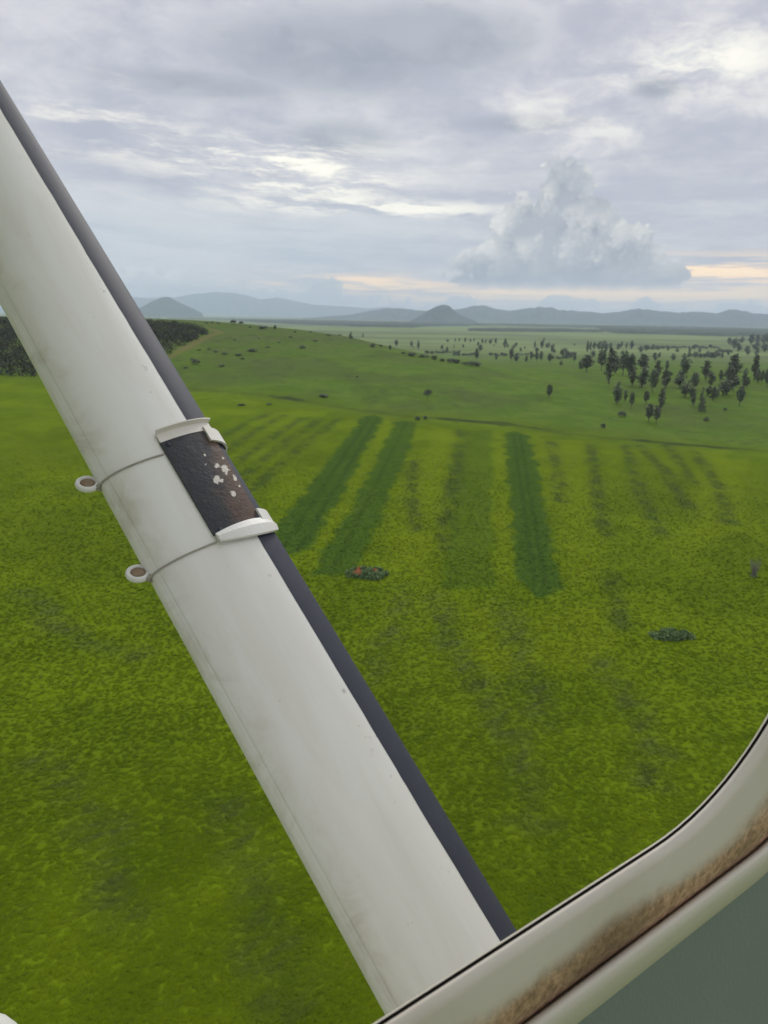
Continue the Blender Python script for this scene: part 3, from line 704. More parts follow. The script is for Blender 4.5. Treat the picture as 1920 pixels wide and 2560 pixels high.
for (x, b, t, w) in ((540, 205, 180, 150), (760, 222, 190, 140), (1040, 225, 190, 130), (1530, 250, 215, 120), (680, 200, 176, 120), (1230, 215, 195, 90)):
    for k in range(5):
        h_ = (b - t) * random.uniform(0.7, 1.5); place_z(ZB, 'shrub', x + w * (k - 2) / 4.4 + random.uniform(-6, 6), b + random.uniform(-6, 3), b - h_, w * random.uniform(0.22, 0.4), 'low bush in the loose thickets on the plain', 'shrub', 'bushes of the thickets on the plain')
for (x, b, t, w) in ((760, 172, 140, 120), (860, 165, 138, 130), (930, 165, 138, 110), (1070, 235, 195, 100), (1150, 240, 185, 130), (1220, 232, 180, 110), (1080, 165, 130, 120), (1200, 165, 130, 120), (1300, 200, 160, 120)):
    for k in range(5):
        h_ = (b - t) * random.uniform(0.7, 1.4); place_z(ZA, 'shrub', x + w * (k - 2) / 4.4 + random.uniform(-6, 6), b + random.uniform(-6, 3), b - h_, w * random.uniform(0.22, 0.4), 'low bush in the loose thickets on the plain', 'shrub', 'bushes of the thickets on the plain')
for (x, b, t, w) in [(500, 442, 432, 30), (600, 455, 442, 36), (655, 468, 452, 40), (740, 476, 455, 50), (770, 498, 484, 34), (640, 545, 525, 44), (410, 556, 540, 30), (720, 380, 370, 26), (930, 425, 412, 36), (1230, 385, 374, 40), (1070, 360, 350, 30), (1310, 352, 338, 28),
        (545, 275, 262, 24), (580, 272, 262, 24), (620, 276, 264, 26), (820, 300, 288, 30), (1100, 330, 318, 26), (1200, 330, 320, 24), (1380, 350, 340, 24), (1490, 612, 602, 22), (940, 785, 772, 30), (770, 790, 772, 50), (450, 500, 488, 26), (560, 440, 428, 26), (1640, 420, 400, 30), (870, 370, 360, 22), (1000, 395, 385, 26)]:
    place_z(ZC, 'shrub', x, b, t, w, 'one of the many low tufty bushes dotted over the green slope', 'shrub', 'low bushes on the slope')
place_z(ZC, 'shrub', 890, 308, 280, 66, 'wide low shrub on the crest beside the small dark tree', 'shrub')
place_z(ZC, 'shrub', 835, 449, 425, 74, 'flat dark shrub high on the slope, right of the red track', 'shrub')
place_z(ZC, 'shrub', 1150, 433, 405, 38, 'small dark shrub high on the slope below the conical tree', 'shrub')
place_z(ZC, 'shrub', 1275, 736, 708, 80, 'flat shrub in the grass just above the furrow', 'shrub')
place_z(ZC, 'shrub', 1590, 425, 390, 44, 'brownish shrub at the upper end of the hedge on the crest', 'shrub')
place_z(ZC, 'shrub', 480, 528, 485, 50, 'small shrub on the slope beside the strut', 'shrub')

# ------------------------------------------------------------------ scrub on the left crest: one mass
def build_scrub():
    poly = world_poly([(-200, 945), (0, 944), (110, 942), (330, 930), (430, 884), (480, 856), (520, 834), (515, 826), (470, 814), (390, 806), (-200, 800)], 5)
    x0, y0 = poly.min(0) - 5; x1, y1 = poly.max(0) + 5
    g = np.random.default_rng(5); X_ = g.uniform(x0, x1, 9000); Y_ = g.uniform(y0, y1, 9000)
    ok = poly_sd(poly, X_, Y_) > 0.6; X_, Y_ = X_[ok][:2600], Y_[ok][:2600]
    Z_ = ground(X_, Y_); hh = 1.2 + 2.0 * g.random(len(X_)); hh = np.minimum(hh, 29.6 - Z_ + 0.8)
    C = np.stack([X_, Y_, Z_ + hh * 0.35], -1)
    V, Fc, tone = leaf_cloud(C, np.maximum(hh * 0.75, 0.4), 60000, 0.34, 5, 0.75)
    me = mesh_np('scrub', V, Fc); add_attr(me, 'tone', tone)
    return tag(link('scrub', me, m_scrub), 'dense dark grey green scrub covering the crest at the left behind the strut', 'scrub', kind='stuff')
m_scrub, nt, p = new_mat('scrub_leaves')
setp(nt, p, mix(nt, attr(nt, 'tone'), (0.044, 0.049, 0.034), (0.072, 0.075, 0.052)), 0.9, spec=0.1)
build_scrub()

# ------------------------------------------------------------------ weed mounds and a stump in the field
m_soil, nt, p = new_mat('red_soil')
setp(nt, p, mix(nt, noise(nt, coords(nt), 5, 5), (0.16, 0.055, 0.025), (0.30, 0.12, 0.055)), 0.95, spec=0.1, bump=noise(nt, coords(nt), 9, 5), bdist=0.05)
def heap(name, P, rx, ry, h, seed, mat, parent):
    n, m = 10, 20; rows = []
    for i in range(n):
        q = i / (n - 1); row = []
        for j in range(m):
            a = j / m * 6.283; w = 1 + 0.3 * (float(fbm(np.array(math.cos(a) * 1.5 + seed), np.array(math.sin(a) * 1.5 + q * 2), seed, 3)) - 0.45) * 2
            x, y = math.cos(a) * rx * q * w, math.sin(a) * ry * q * w
            row.append((x, y, h * (1 - q * q) ** 1.2 - 0.12 * q + 0.12 * h * (float(vnoise(np.array(x * 2.3), np.array(y * 2.3), seed)) - 0.5)))
        rows.append(row)
    o = loft(name, rows, mat, parent, wrap=True); o.location = P
    return o
def weed_mound(px, py, rx, ry, h, soils, seed, label):
    P = hit(px, py); root = empty('weed_mound', P)
    g = np.random.default_rng(seed); C, Rr = [], []
    for _ in range(60):
        a = g.random() * 6.28; q = g.random() ** 0.55
        x, y = math.cos(a) * q * rx, math.sin(a) * q * ry
        if any((x - s[0]) ** 2 + (y - s[1]) ** 2 < (s[2] * 1.1) ** 2 for s in soils): continue
        C.append((x, y, h * (1 - q * q) * 0.8 + 0.08)); Rr.append(0.22 + 0.22 * g.random())
    heap('mound', (0, 0, 0), rx * 0.9, ry * 0.9, h * 0.8, seed, m_weed2, root)
    foliage('weeds', (C, Rr, 2600, 0.10, seed, 0.8), m_weed, root)
    for s in soils: heap('soil', (s[0], s[1], s[3]), s[2], s[2] * 0.9, s[2] * 0.6, seed + 3, m_soil, root)
    return tag(root, label, 'mound')
m_weed2, nt, p = new_mat('weed_ground')
setp(nt, p, mix(nt, noise(nt, coords(nt), 4, 5), (0.040, 0.075, 0.028), (0.070, 0.115, 0.045)), 0.95, spec=0.1)
weed_mound(920, 1436, 2.6, 1.7, 0.75, [(-1.15, -0.35, 0.62, 0.34), (-1.0, 0.75, 0.34, 0.5), (0.75, 0.0, 0.36, 0.52)], 41, 'weedy mound with bare orange red soil showing, at the foot of the mown strips')
weed_mound(1680, 1592, 2.0, 1.1, 0.55, [], 43, 'blue green weedy hummock without soil, alone in the grass at the right')
def dead_shrub():
    P = hit(1884, 1442); dep = float((P - EYE) @ F_); h = 50 / FPX * dep; root = empty('dead_shrub', P)
    g = np.random.default_rng(9); segs = []
    for k in range(46):
        a = g.random() * 6.28; q = 0.06 + 0.26 * g.random(); t = 0.55 + 0.45 * g.random()
        segs.append(([(0.04 * g.normal(), 0.04 * g.normal(), -0.05), (math.cos(a) * q * h * 0.5, math.sin(a) * q * h * 0.5, h * t * 0.5), (math.cos(a) * q * h + 0.05 * g.normal(), math.sin(a) * q * h, h * t)], 0.022, 0.010))
    limbs('twigs', segs, m_twig, root)
    foliage('weeds', ([(0, 0, 0.05), (0.25, 0.1, 0.05), (-0.2, 0.2, 0.1)], [0.35, 0.3, 0.3], 160, 0.08, 9, 0.6), m_weed, root)
    return tag(root, 'small grey leafless shrub alone in the grass at the right edge', 'shrub')
m_twig, nt, p = new_mat('dead_twigs'); setp(nt, p, mix(nt, noise(nt, coords(nt), 4, 3), (0.15, 0.14, 0.12), (0.26, 0.245, 0.22)), 0.9, spec=0.1)
dead_shrub()

# ------------------------------------------------------------------ grass tussocks
def build_grass():
    g = np.random.default_rng(12); N = 150000
    az = np.radians(g.uniform(-37, 31, N)); q = g.random(N)
    r = 18 + 150 * q ** 1.5
    x = r * np.sin(az); y = r * np.cos(az)
    F = {k: np.asarray(fn(x, y), float) for k, fn in FIELD.items()}
    z = ground(x, y); nb = 4
    fade = sstep(172, 100, r)
    hh = (0.015 + 0.045 * g.random(N)) * (1 - 0.5 * F['mown']) * fade; ww = 0.07 + 0.09 * g.random(N)
    V = np.zeros((N, nb, 3, 3)); a0 = g.random(N) * 6.28
    for b in range(nb):
        a = a0 + b * 1.57 + g.normal(size=N) * 0.3; cx, cy = np.cos(a), np.sin(a)
        rc = 0.10 + 0.16 * g.random(N)
        V[:, b, 0] = np.stack([x - cy * ww, y + cx * ww, z - 0.004], -1)
        V[:, b, 1] = np.stack([x + cy * ww, y - cx * ww, z - 0.004], -1)
        V[:, b, 2] = np.stack([x + cx * rc + 0.06, y + cy * rc + 0.04, z + hh * (0.7 + 0.6 * g.random(N))], -1)
    me = mesh_np('grass', V.reshape(-1, 3), np.arange(N * nb * 3).reshape(-1, 3))
    tone = g.random(N) * 0.55 + (fbm(x / 2.6, y / 3.6, 15, 3) - 0.45) * 0.9 + 0.24
    add_attr(me, 'tone', np.repeat(np.clip(tone, 0, 1), nb * 3))
    for k in F: add_attr(me, k, np.repeat(F[k], nb * 3))
    return tag(link('grass', me, m_grass), 'tufted green grass standing all over the near field', 'grass', kind='stuff')
m_grass, nt, p = new_mat('grass_blades')
c, _ = grass_colour(nt)
t_ = attr(nt, 'tone')
c = mix(nt, t_.step(0.5, 0.0) * 0.42, c, mix(nt, 1.0, c, (0.62, 0.66, 0.9), 'MULTIPLY'))
c = mix(nt, t_.step(0.5, 1.0) * 0.48, c, mix(nt, 1.0, c, (1.40, 1.34, 1.2), 'MULTIPLY'))
setp(nt, p, c, 0.9, spec=0.02)
tl_ = nt.nodes.new('ShaderNodeBsdfTranslucent'); nt.links.new(c.s, tl_.inputs[0])
mxs = nt.nodes.new('ShaderNodeMixShader'); mxs.inputs[0].default_value = 0.25
nt.links.new(p.outputs[0], mxs.inputs[1]); nt.links.new(tl_.outputs[0], mxs.inputs[2])
nt.links.new(mxs.outputs[0], nt.nodes['Material Output'].inputs['Surface'])
build_grass()

# ------------------------------------------------------------------ the aeroplane: strut, window surround, wheel fairing, wing
FW = np.array([math.sin(R_(53.5)), math.cos(R_(53.5)), 0.0])      # nose direction
OW = np.array([-math.cos(R_(53.5)), math.sin(R_(53.5)), 0.0])     # outward from the cabin side
ZW = np.array([0, 0, 1.0])
plane = empty('aeroplane', EYE + OW * 0.2 - ZW * 0.9)
tag(plane, 'white high wing light aeroplane, its strut and window surround seen from the cabin', 'aeroplane')
PB = EYE + OW * 0.2 - ZW * 0.9
def loc(P): return np.asarray(P, float) - PB
def fov_(f, o, z): return loc(EYE + FW * f + OW * o + ZW * z)

def paint(name, base, dirt, rough=0.45, dirt_amt=0.6, bump=0.0004):
    m, nt, p = new_mat(name); co = coords(nt)
    n1 = noise(nt, co, 5.0, 5, 0.6, 0.6); n2 = noise(nt, co, 55.0, 3, 0.6); n3 = noise(nt, co, 170.0, 2, 0.6)
    c = mix(nt, n1.step(0.46, 0.74) * dirt_amt, base, dirt)
    c = mix(nt, n3.step(0.70, 0.80) * 0.35, c, (0.18, 0.15, 0.11))
    setp(nt, p, c, (n2 * 0.3 + (rough - 0.12)), spec=0.4, bump=n2 + noise(nt, co, 700, 2) * 0.6, bdist=bump, bstr=0.6)
    return m
m_white = paint('white_paint', (0.74, 0.725, 0.68), (0.66, 0.61, 0.52), 0.45)
m_trim = paint('cream_trim', (0.60, 0.555, 0.455), (0.50, 0.45, 0.345), 0.55)
m_bracket = paint('bracket_paint', (0.78, 0.76, 0.72), (0.55, 0.48, 0.38), 0.45, 0.5)
m_rubber, nt, p = new_mat('dark_rubber')
co = coords(nt); n1 = noise(nt, co, 30, 5, 0.65)
setp(nt, p, mix(nt, n1, (0.030, 0.033, 0.050), (0.050, 0.054, 0.076)), 0.62, spec=0.32, bump=noise(nt, co, 160, 3), bdist=0.0002)
m_gasket, nt, p = new_mat('gasket'); setp(nt, p, (0.045, 0.039, 0.033), 0.7, spec=0.2)
m_rust, nt, p = new_mat('rusty_bolt')
setp(nt, p, mix(nt, noise(nt, coords(nt), 90, 4), (0.17, 0.11, 0.07), (0.40, 0.30, 0.21)), 0.8, spec=0.3)
m_strap, nt, p = new_mat('strap_wire')
setp(nt, p, mix(nt, noise(nt, coords(nt), 60, 4), (0.30, 0.275, 0.23), (0.46, 0.42, 0.36)), 0.6, spec=0.3)

# strut frame: runs along AX, chord along CX (to the nose), face normal NX towards the cabin
AX = np.array([-0.54489511, 0.45712559, 0.70294062]); CX = np.array([0.72339473, 0.68020526, 0.11840975]); NX = np.cross(AX, CX)
S0 = EYE + ray(1250, 2372) * 0.85
if NX @ (S0 - EYE) > 0: NX = -NX
CM, SA, SH = -0.0625, 0.0892, 0.040
def sec(th, off=0.0):
    """Point of the strut's section at angle th (degrees), pushed off the skin by off."""
    t = R_(th); c_, n_ = SA * math.cos(t), SH * math.sin(t)
    nx, ny = math.cos(t) / SA, math.sin(t) / SH; L = math.hypot(nx, ny)
    return CM + c_ + nx / L * off, n_ + ny / L * off
def sp(s, th, off=0.0):
    c_, n_ = sec(th, off); return loc(S0 + AX * s + CX * c_ + NX * n_)
EDGE = 61.0      # where white paint ends and the dark leading edge begins
S_LO, S_HI = -0.42, 2.06
def groove(th): return -0.0007 * math.exp(-((th - 158.5) / 1.6) ** 2) - 0.0006 * math.exp(-((th - 163) / 5.0) ** 2)
ths = list(np.linspace(EDGE - 6, 150, 26)) + list(np.arange(151, 172, 0.9)) + list(np.linspace(173, 310, 24))
m_strut, nt, p = new_mat('weathered_white')
co = coords(nt); ss, tt = attr(nt, 'along'), attr(nt, 'angle')
k1 = noise(nt, vec(nt, ss * 3.2, tt * 0.030, 0.0), 1.0, 6, 0.62, 0.5); k2 = noise(nt, vec(nt, ss * 26.0, tt * 0.045, 4.0), 1.0, 5, 0.7, 0.3)
k3 = noise(nt, co, 60.0, 4, 0.65); k4 = noise(nt, co, 210.0, 2, 0.6); k5 = noise(nt, co, 14.0, 5, 0.65, 0.8)
c = mix(nt, k1.step(0.36, 0.68) * 0.7, (0.820, 0.800, 0.755), (0.740, 0.705, 0.635))
aft = tt.step(118.0, 158.0)                                             # grime gathers towards the trailing edge
c = mix(nt, (aft * (k5.step(0.42, 0.72) * 0.55 + 0.10)).clamp(), c, (0.50, 0.44, 0.34))
c = mix(nt, k2.step(0.60, 0.80) * k1.step(0.42, 0.6) * 0.25, c, (0.52, 0.46, 0.37))     # run marks across the chord
c = mix(nt, k4.step(0.73, 0.77) * k5.step(0.45, 0.6) * 0.6, c, (0.20, 0.17, 0.14))    # specks
fore = tt.step(78.0, 60.0)
c = mix(nt, fore * k3.step(0.64, 0.70) * 0.6, c, (0.16, 0.15, 0.15))                     # paint worn through beside the leading edge
setp(nt, p, c, 0.40 + k5 * 0.25, spec=0.4, bump=k3 * 0.5 + k5 * 0.6, bdist=0.0005, bstr=0.6)
strut = loft('wing_strut', [[sp(s, th, groove(th)) for th in ths] for s in np.linspace(S_LO, S_HI, 60)], m_strut, plane, smooth=True)
add_attr(strut.data, 'along', np.repeat(np.linspace(S_LO, S_HI, 60), len(ths))); add_attr(strut.data, 'angle', np.tile(ths, 60))
tag(strut, 'long white painted strut crossing the view')
# dark leading edge; the paint line wanders a little
rows = []
for s in np.linspace(S_LO, S_HI, 240):
    e = EDGE - 2.8 + 2.4 * max(0.0, min(1.0, s / 1.1)) + 0.4 * math.sin(s * 9) + 0.9 * (float(vnoise(np.array(s * 40.0), np.array(0.5), 3)) - 0.5) + 1.6 * max(0, float(vnoise(np.array(s * 75.0), np.array(3.5), 8)) - 0.72)
    rows.append([sp(s, th, 0.0008 * min(1.0, 0.3 + (e - th) / 3.0) if th <= e else 0.0) for th in np.linspace(e, -64, 26)])
loft('leading_edge', rows, m_rubber, strut)

# worn plate on the strut; numbers are (distance along, section angle)
def strut_at(px, py):
    th = 80.0; s = 0.0
    d = ray(px, py)
    for _ in range(12):
        n_ = SH * math.sin(R_(th)); t = ((S0 + NX * n_ - EYE) @ NX) / (d @ NX); Q = EYE + d * t - S0
        s, c_ = float(Q @ AX), float(Q @ CX)
        th = 0.5 * th + 0.5 * math.degrees(math.acos(max(-1, min(1, (c_ - CM) / SA))))
    return s, th
q3 = lambda x, y: strut_at(150 + x * 0.36166, 1000 + y * 0.36166)
pTL, pTR, pBR, pBL = q3(685, 300), q3(1022, 205), q3(1384, 842), q3(1062, 945)
def lerp2(u_, v_):
    a = [pTL[k] * (1 - u_) + pTR[k] * u_ for k in (0, 1)]; b = [pBL[k] * (1 - u_) + pBR[k] * u_ for k in (0, 1)]
    return a[0] * (1 - v_) + b[0] * v_, a[1] * (1 - v_) + b[1] * v_
m_plate, nt, p = new_mat('worn_plate')
pu, pv = attr(nt, 'pu'), attr(nt, 'pv'); co = coords(nt)
n1 = noise(nt, co, 22, 5, 0.65, 0.5); n2 = noise(nt, co, 120, 4, 0.7); n3 = noise(nt, co, 60, 5, 0.7)
c = mix(nt, n2, (0.020, 0.022, 0.027), (0.045, 0.046, 0.050))
c = mix(nt, ((pu - 0.52) * 1.7 + (pv - 0.35) * 0.7 + (n1 - 0.5) * 1.7).step(-0.05, 0.65) * 0.9, c, mix(nt, n3, (0.055, 0.030, 0.020), (0.150, 0.080, 0.048)))
c = mix(nt, n2.step(0.66, 0.76) * 0.5, c, (0.22, 0.16, 0.12))
chip = None
for (cu, cv, sz) in ((0.78, 0.45, 0.075), (0.66, 0.39, 0.045), (0.53, 0.51, 0.055), (0.60, 0.54, 0.03), (0.93, 0.55, 0.055), (0.70, 0.69, 0.05), (0.55, 0.26, 0.02), (0.90, 0.33, 0.03), (0.47, 0.35, 0.022), (0.93, 0.63, 0.025)):
    ex = (pu - cu + (pv - cv) * 0.5) / (sz * 1.25); ey = (pv - cv) / (sz * 0.62)
    e = (1.0 - (ex * ex + ey * ey) ** 0.5); chip = e if chip is None else chip.max(e)
chip = (chip + (n3 - 0.5) * 3.2 + (n2 - 0.5) * 2.2 + 0.05).step(0.0, 0.35)
c = mix(nt, chip, c, (0.66, 0.61, 0.54))
setp(nt, p, c, 0.62 + (n2 - 0.5) * 0.4, spec=0.35, bump=n2 * 0.7 + n3 + chip * 0.8, bdist=0.0012)
nu, nv = 24, 40
V, U_, V_ = [], [], []
for j in range(nv + 1):
    for i in range(nu + 1):
        s, th = lerp2(i / nu, j / nv); V.append(sp(s, th, 0.0028)); U_.append(i / nu); V_.append(j / nv)
nb = len(V)
for j in range(nv + 1):
    for i in range(nu + 1):
        s, th = lerp2(i / nu, j / nv); V.append(sp(s, th, 0.0005)); U_.append(i / nu); V_.append(j / nv)
fc = [list(f) for f in grid_faces(nv + 1, nu + 1)]
ring = [i for i in range(nu + 1)] + [j * (nu + 1) + nu for j in range(1, nv + 1)] + [nv * (nu + 1) + i for i in range(nu - 1, -1, -1)] + [j * (nu + 1) for j in range(nv - 1, 0, -1)]
for k in range(len(ring)): fc.append([ring[k], ring[(k + 1) % len(ring)], ring[(k + 1) % len(ring)] + nb, ring[k] + nb])
me = bpy.data.meshes.new('worn_plate'); me.from_pydata([tuple(q) for q in V], [], fc); me.update()
add_attr(me, 'pu', U_); add_attr(me, 'pv', V_)
plate = link('worn_plate', me, m_plate, strut); tag(plate, 'black and rust brown worn plate with white paint chips')

def band(name, path, prof, mat, parent):
    """A strip swept along (s, angle) points; prof gives (shift along the strut, height off the skin)."""
    rows = [[sp(s + ds, th, off) for ds, off in prof] for s, th in path]
    return loft(name, rows, mat, parent, wrap=True, smooth=False, caps=True)
def arc(a, b, n=14, lift=None):
    return [(a[0] + (b[0] - a[0]) * k / n, a[1] + (b[1] - a[1]) * k / n) for k in range(n + 1)]
# white flanges over the ends of the plate
top_a, top_b = q3(672, 268), q3(1020, 205)
band('bracket', arc(q3(680, 285), q3(1032, 200)), [(-0.005, 0.0035), (0.008, 0.0035), (0.0105, 0.0095), (0.0120, 0.0095), (0.0098, 0.0015), (-0.005, 0.0015)], m_bracket, strut)
lo_a, lo_b = q3(1082, 960), q3(1470, 880)
rows = []
for k, (s, th) in enumerate(arc(lo_a, lo_b, 18)):
    w = 0.0135 * math.sin(math.pi * (0.12 + 0.80 * k / 18)) ** 0.7
    rows.append([sp(s + ds, th, off) for ds, off in ((w * 0.75, 0.0055), (0.0, 0.0085), (-w, 0.0075), (-w * 1.1, 0.0052), (0.0, 0.0020), (w * 0.75, 0.0015))])
loft('bracket', rows, m_bracket, strut, wrap=True, smooth=False, caps=True)
# clips round the leading edge
for (a, b) in ((q3(1010, 245), -40), (q3(1375, 812), -40)):
    path = [(a[0] - 0.004 * k / 14, a[1] + 3 + (b - a[1]) * k / 14) for k in range(15)]
    rows = [[sp(s + ds, th, off) for ds, off in ((-0.0125, 0.0034), (-0.0125, 0.0066), (0.0105, 0.0066), (0.0105, 0.0034))] for s, th in path]
    loft('clip', rows, m_bracket, strut, wrap=True, smooth=False, caps=True)
# screws
for q in ((745, 315), (1000, 245), (1352, 815), (1105, 905)):
    s, th = q3(*q); P0 = sp(s, th, 0.0028); N_ = sp(s, th, 1.0) - sp(s, th, 0.0); N_ /= np.linalg.norm(N_)
    a = AX; b = np.cross(N_, a); b /= np.linalg.norm(b); a = np.cross(b, N_)
    rows = [[P0 + N_ * hgt + r * (a * math.cos(k) + b * math.sin(k)) for k in np.linspace(0, 6.283, 12, endpoint=False)] for hgt, r in ((-0.001, 0.0034), (0.0004, 0.0034), (0.0012, 0.0024), (0.0014, 0.0005))]
    loft('screw', rows, m_rubber, strut, wrap=True, caps=True)
# straps with lugs hanging off the trailing edge
for (a, b, ctr) in (((715, 378), (290, 575), (190, 582)), ((1082, 985), (648, 1205), (540, 1200))):
    A_, B_ = q3(*a), q3(*b); path = arc(A_, B_, 16)
    st = tube('strap', [sp(s, th, 0.0012) for s, th in path] + [sp(B_[0] - 0.003, min(186, B_[1] + 10), 0.003)], 0.0012, m_strap, strut, 8)
    d = ray(150 + ctr[0] * 0.36166, 1000 + ctr[1] * 0.36166)
    Pe = sp(B_[0], 180.0, 0.0); dep = (Pe + PB - EYE) @ F_; Cn = loc(EYE + d * dep)
    vdir = -d / np.linalg.norm(d); nn = vdir * 0.62 + UP * 0.78; nn /= np.linalg.norm(nn)
    ax1 = RT - (RT @ nn) * nn; ax1 /= np.linalg.norm(ax1); ax2 = np.cross(nn, ax1)
    rows = []
    for k in np.linspace(0, 6.283, 28, endpoint=False):
        rad = ax1 * math.cos(k) + ax2 * math.sin(k)
        rows.append([Cn + rad * (0.0115 + 0.0032 * math.cos(t)) + nn * 0.0042 * math.sin(t) for t in np.linspace(0, 6.283, 10, endpoint=False)])
    rows.append(rows[0]); lug = loft('lug', rows, m_bracket, strut, wrap=True)
    rows = [[Cn + nn * hgt + r * (ax1 * math.cos(k) + ax2 * math.sin(k)) for k in np.linspace(0, 6.283, 14, endpoint=False)] for hgt, r in ((-0.006, 0.0088), (0.002, 0.0088), (0.004, 0.0062), (0.0043, 0.0005))]
    loft('bolt', rows, m_rust, strut, wrap=True, caps=True)
    tube('strap_end', [sp(B_[0] - 0.002, min(184, B_[1] + 8), 0.002), Cn + ax1 * 0.013 - nn * 0.002], [0.005, 0.0042], m_strap, strut, 8)

# window surround: rounded openings, one loop per edge of the moulding
def loop(o, v0, u0, Rb, u_rear=-0.62, v_top=0.30, n=22):
    """Rounded rectangle on the cabin side: bottom v0, front corner centre u0, radius Rb."""
    u1 = u0 + Rb; pts = []
    for (cu, cv, a0) in ((u0, v0 + Rb, -90), (u0, v_top - Rb, 0), (u_rear + Rb, v_top - Rb, 90), (u_rear + Rb, v0 + Rb, 180)):
        for k in range(n + 1):
            a = R_(a0 + 90 * k / n); pts.append(fov_(cu + Rb * math.cos(a), o, cv + Rb * math.sin(a)))
    return pts
k25 = lambda o: o / 0.25
G = [  # o, bottom (as seen at 0.25), corner start, radius, growth of the other sides
    (0.262, -0.3475, 0.420, 0.206, 0.000), (0.252, -0.3500, 0.420, 0.207, 0.001), (0.2500, -0.3535, 0.420, 0.207, 0.003)]
def mk(rows_def, name, mat, parent):
    return loft(name, [loop(o, v * k25(o), u0 * k25(o), r, -0.62 - g, 0.30 + g) for o, v, u0, r, g in rows_def], mat, parent, wrap=True)
surround = mk([(0.2440, -0.3546, 0.424, 0.208, 0.007), (0.2415, -0.3580, 0.428, 0.209, 0.010), (0.2405, -0.3700, 0.45, 0.209, 0.016), (0.2395, -0.3850, 0.475, 0.209, 0.024), (0.2390, -0.3980, 0.49, 0.209, 0.030),
               (0.2388, -0.4080, 0.52, 0.205, 0.036), (0.2400, -0.4170, 0.54, 0.20, 0.042), (0.2440, -0.4235, 0.555, 0.20, 0.047), (0.2490, -0.4260, 0.56, 0.20, 0.050)], 'window_surround', None, plane)
m_sur, nt, p = new_mat('surround_vinyl')
co = coords(nt, 'Object'); wz = attr(nt, 'worn')
n1 = noise(nt, co, 9, 5, 0.6, 0.4); n2 = noise(nt, co, 160, 4, 0.7); n4 = noise(nt, co, 40, 5, 0.7)
c = mix(nt, n1.step(0.42, 0.72) * 0.5, (0.66, 0.60, 0.51), (0.56, 0.49, 0.40))
worn = (wz + (n1 - 0.5) * 0.8 + (n4 - 0.5) * 0.22).step(0.20, 0.85)
c = mix(nt, worn * 0.92, c, mix(nt, n2.step(0.3, 0.7), (0.260, 0.140, 0.072), (0.680, 0.420, 0.250)))
c = mix(nt, n4.step(0.66, 0.72) * n1.step(0.45, 0.55) * 0.7, c, (0.15, 0.10, 0.06))
c = mix(nt, worn * n1.step(0.40, 0.66) * 0.55, c, (0.105, 0.072, 0.046))
setp(nt, p, c, 0.62, spec=0.3, bump=(n2 * 0.7 + voro(nt, co, 420) * 0.5) * (worn * 0.9 + 0.1), bdist=0.0007)
surround.data.materials.append(m_sur)
ws = []
for k in range(9): ws += [(0.0, 0.0, 0.02, 0.16, 0.50, 0.85, 1.1, 1.2, 1.2)[k]] * (4 * 23)
add_attr(surround.data, 'worn', ws)
tag(surround, 'cream moulding with a worn brown lower edge')
lip = mk([(0.2620, -0.3508, 0.420, 0.207, 0.0), (0.2540, -0.3494, 0.420, 0.207, 0.0), (0.2490, -0.3494, 0.420, 0.207, 0.0005), (0.2480, -0.3512, 0.421, 0.207, 0.002)], 'glass_lip', m_trim, surround)
mk([(0.2480, -0.3512, 0.421, 0.207, 0.002), (0.2505, -0.3522, 0.421, 0.207, 0.004), (0.2500, -0.3536, 0.422, 0.2075, 0.005), (0.2440, -0.3546, 0.424, 0.208, 0.007)], 'gasket', m_gasket, surround)
mk([(0.2480, -0.4255, 0.562, 0.20, 0.050), (0.2420, -0.4270, 0.565, 0.20, 0.052), (0.2375, -0.4310, 0.57, 0.20, 0.055), (0.2350, -0.4390, 0.575, 0.20, 0.060), (0.2350, -0.4480, 0.58, 0.20, 0.066), (0.2375, -0.4560, 0.58, 0.20, 0.072), (0.2420, -0.4610, 0.58, 0.20, 0.076), (0.2450, -0.4620, 0.58, 0.20, 0.077)], 'piping', m_trim, surround)
m_panel, nt, p = new_mat('teal_panel')
co = coords(nt); n1 = noise(nt, co, 6, 4); n2 = noise(nt, co, 260, 3)
setp(nt, p, mix(nt, n1, (0.190, 0.222, 0.204), (0.220, 0.252, 0.232)), 0.6, spec=0.35, bump=n2, bdist=0.0006)
def out_loop(o, f0, f1, z0, z1, n=22):
    base = loop(0.244, -0.4615 * k25(0.244), 0.58 * k25(0.244), 0.20, -0.697, 0.377)
    res = []
    for q in base:
        d = np.array(q) + PB - EYE; f, z = d @ FW, d @ ZW; cf, cz = -0.05, 0.0
        k = min(((f1 - cf) / (f - cf) if f > cf else (f0 - cf) / (f - cf)) if abs(f - cf) > 1e-6 else 9e9, ((z1 - cz) / (z - cz) if z > cz else (z0 - cz) / (z - cz)) if abs(z - cz) > 1e-6 else 9e9)
        res.append(fov_(cf + (f - cf) * k, o, cz + (z - cz) * k))
    return res
panel = loft('cabin_panel', [loop(0.2445, -0.4610 * k25(0.2445), 0.58 * k25(0.2445), 0.20, -0.696, 0.376), loop(0.2440, -0.470 * k25(0.244), 0.59 * k25(0.244), 0.20, -0.705, 0.385), out_loop(0.240, -1.1, 1.05, -0.95, 0.55)], m_panel, plane, wrap=True)
# outer skin with the reveal round the pane
skin = loft('fuselage_skin', [loop(0.262, -0.3516 * k25(0.262), 0.420 * k25(0.262), 0.2075), loop(0.275, -0.358 * k25(0.275), 0.430 * k25(0.275), 0.212, -0.640, 0.330), out_loop(0.290, -1.3, 1.2, -1.0, 0.62)], m_white, plane, wrap=True)
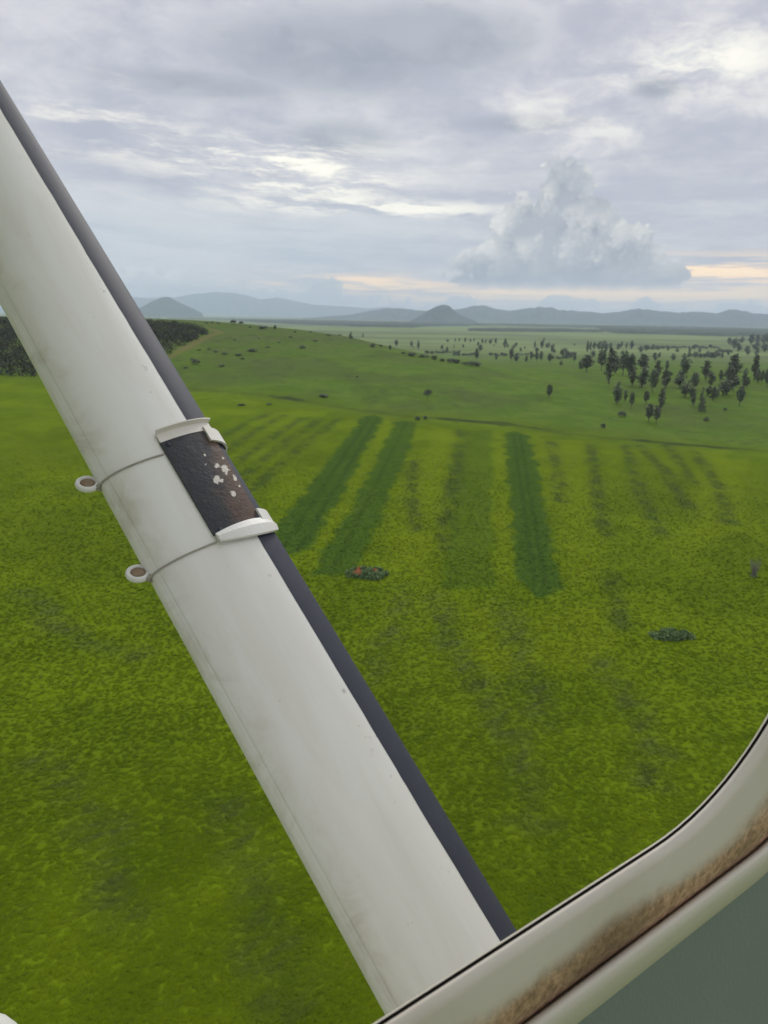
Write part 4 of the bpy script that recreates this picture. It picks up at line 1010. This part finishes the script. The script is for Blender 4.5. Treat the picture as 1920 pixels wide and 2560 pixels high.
# the pane
m_pane, nt, p = new_mat('clear_pane')
tr_ = nt.nodes.new('ShaderNodeBsdfTransparent'); tr_.inputs[0].default_value = (0.985, 0.99, 0.985, 1)
nt.links.new(tr_.outputs[0], nt.nodes['Material Output'].inputs['Surface']); nt.nodes.remove(p)
pl_ = loop(0.259, -0.350 * k25(0.259), 0.42 * k25(0.259), 0.208, -0.622, 0.302)
me = bpy.data.meshes.new('window_pane'); me.from_pydata([tuple(q) for q in pl_], [], [list(range(len(pl_)))]); me.update()
link('window_pane', me, m_pane, plane)

# wheel fairing: a teardrop below and outside, its rounded nose just in the corner of the view
def fairing():
    d = ray(-40, 2640); t = 1.55; T = EYE + d * t
    rows = []
    prof = [(0.0, 0.002), (0.010, 0.034), (0.03, 0.060), (0.07, 0.088), (0.13, 0.112), (0.22, 0.130), (0.35, 0.138), (0.50, 0.126), (0.66, 0.096), (0.82, 0.056), (0.94, 0.022), (1.0, 0.006)]
    C0 = T + FW * 0.075
    for l, r in prof:
        rows.append([loc(C0 - FW * l * 0.85 + (OW * 0.8 * math.cos(k) + ZW * 1.0 * math.sin(k)) * r) for k in np.linspace(0, 6.283, 28, endpoint=False)])
    o = loft('wheel_fairing', rows, m_white, plane, wrap=True, caps=True)
    tag(o, 'rounded white tip of the wheel fairing')
    mid = C0 - FW * 0.32
    tube('gear_leg', [loc(mid), loc(mid - OW * 0.35 + ZW * 0.02), loc(EYE + OW * 0.27 - ZW * 0.95 + FW * (mid - EYE) @ FW)], [0.03, 0.026, 0.03], m_white, plane, 12)
fairing()
# wing overhead: above the picture, it keeps the sky off the upper strut
rows = []
for o in (-1.35, 0.28, 1.5, 3.0, 4.6, 5.0):
    ch = 1.45 if o < 3.2 else 1.45 - 0.22 * (o - 3.2); th_ = 0.17 if o < 4.9 else 0.05; z0 = 0.80 + 0.02 * max(o, 0)
    pr = [(0.36, 0.05), (0.30, 0.0), (0.1, -0.02), (-0.4, -0.02), (0.36 - ch, 0.06), (-0.4, th_), (0.0, th_ + 0.03), (0.25, th_ * 0.8)]
    rows.append([fov_(f, o, z0 + z) for f, z in pr])
loft('wing', rows, m_white, plane, wrap=True, smooth=False, caps=True)

# ------------------------------------------------------------------ haze
m_haze, nt, p = new_mat('haze'); nt.nodes.remove(p)
vol = nt.nodes.new('ShaderNodeVolumePrincipled')
vol.inputs['Color'].default_value = (0.745, 0.87, 1.0, 1); vol.inputs['Density'].default_value = 1.08e-4
nt.links.new(vol.outputs[0], nt.nodes['Material Output'].inputs['Volume'])
bm = bmesh.new(); bmesh.ops.create_cube(bm, size=1.0)
for q in bm.verts: q.co = Vector((q.co.x * 34000, q.co.y * 34000, (q.co.z + 0.5) * 455 - 11))
me = bpy.data.meshes.new('haze'); bm.to_mesh(me); bm.free()
tag(link('haze', me, m_haze), 'thin pale haze over the far plain and hills', 'haze', kind='stuff')
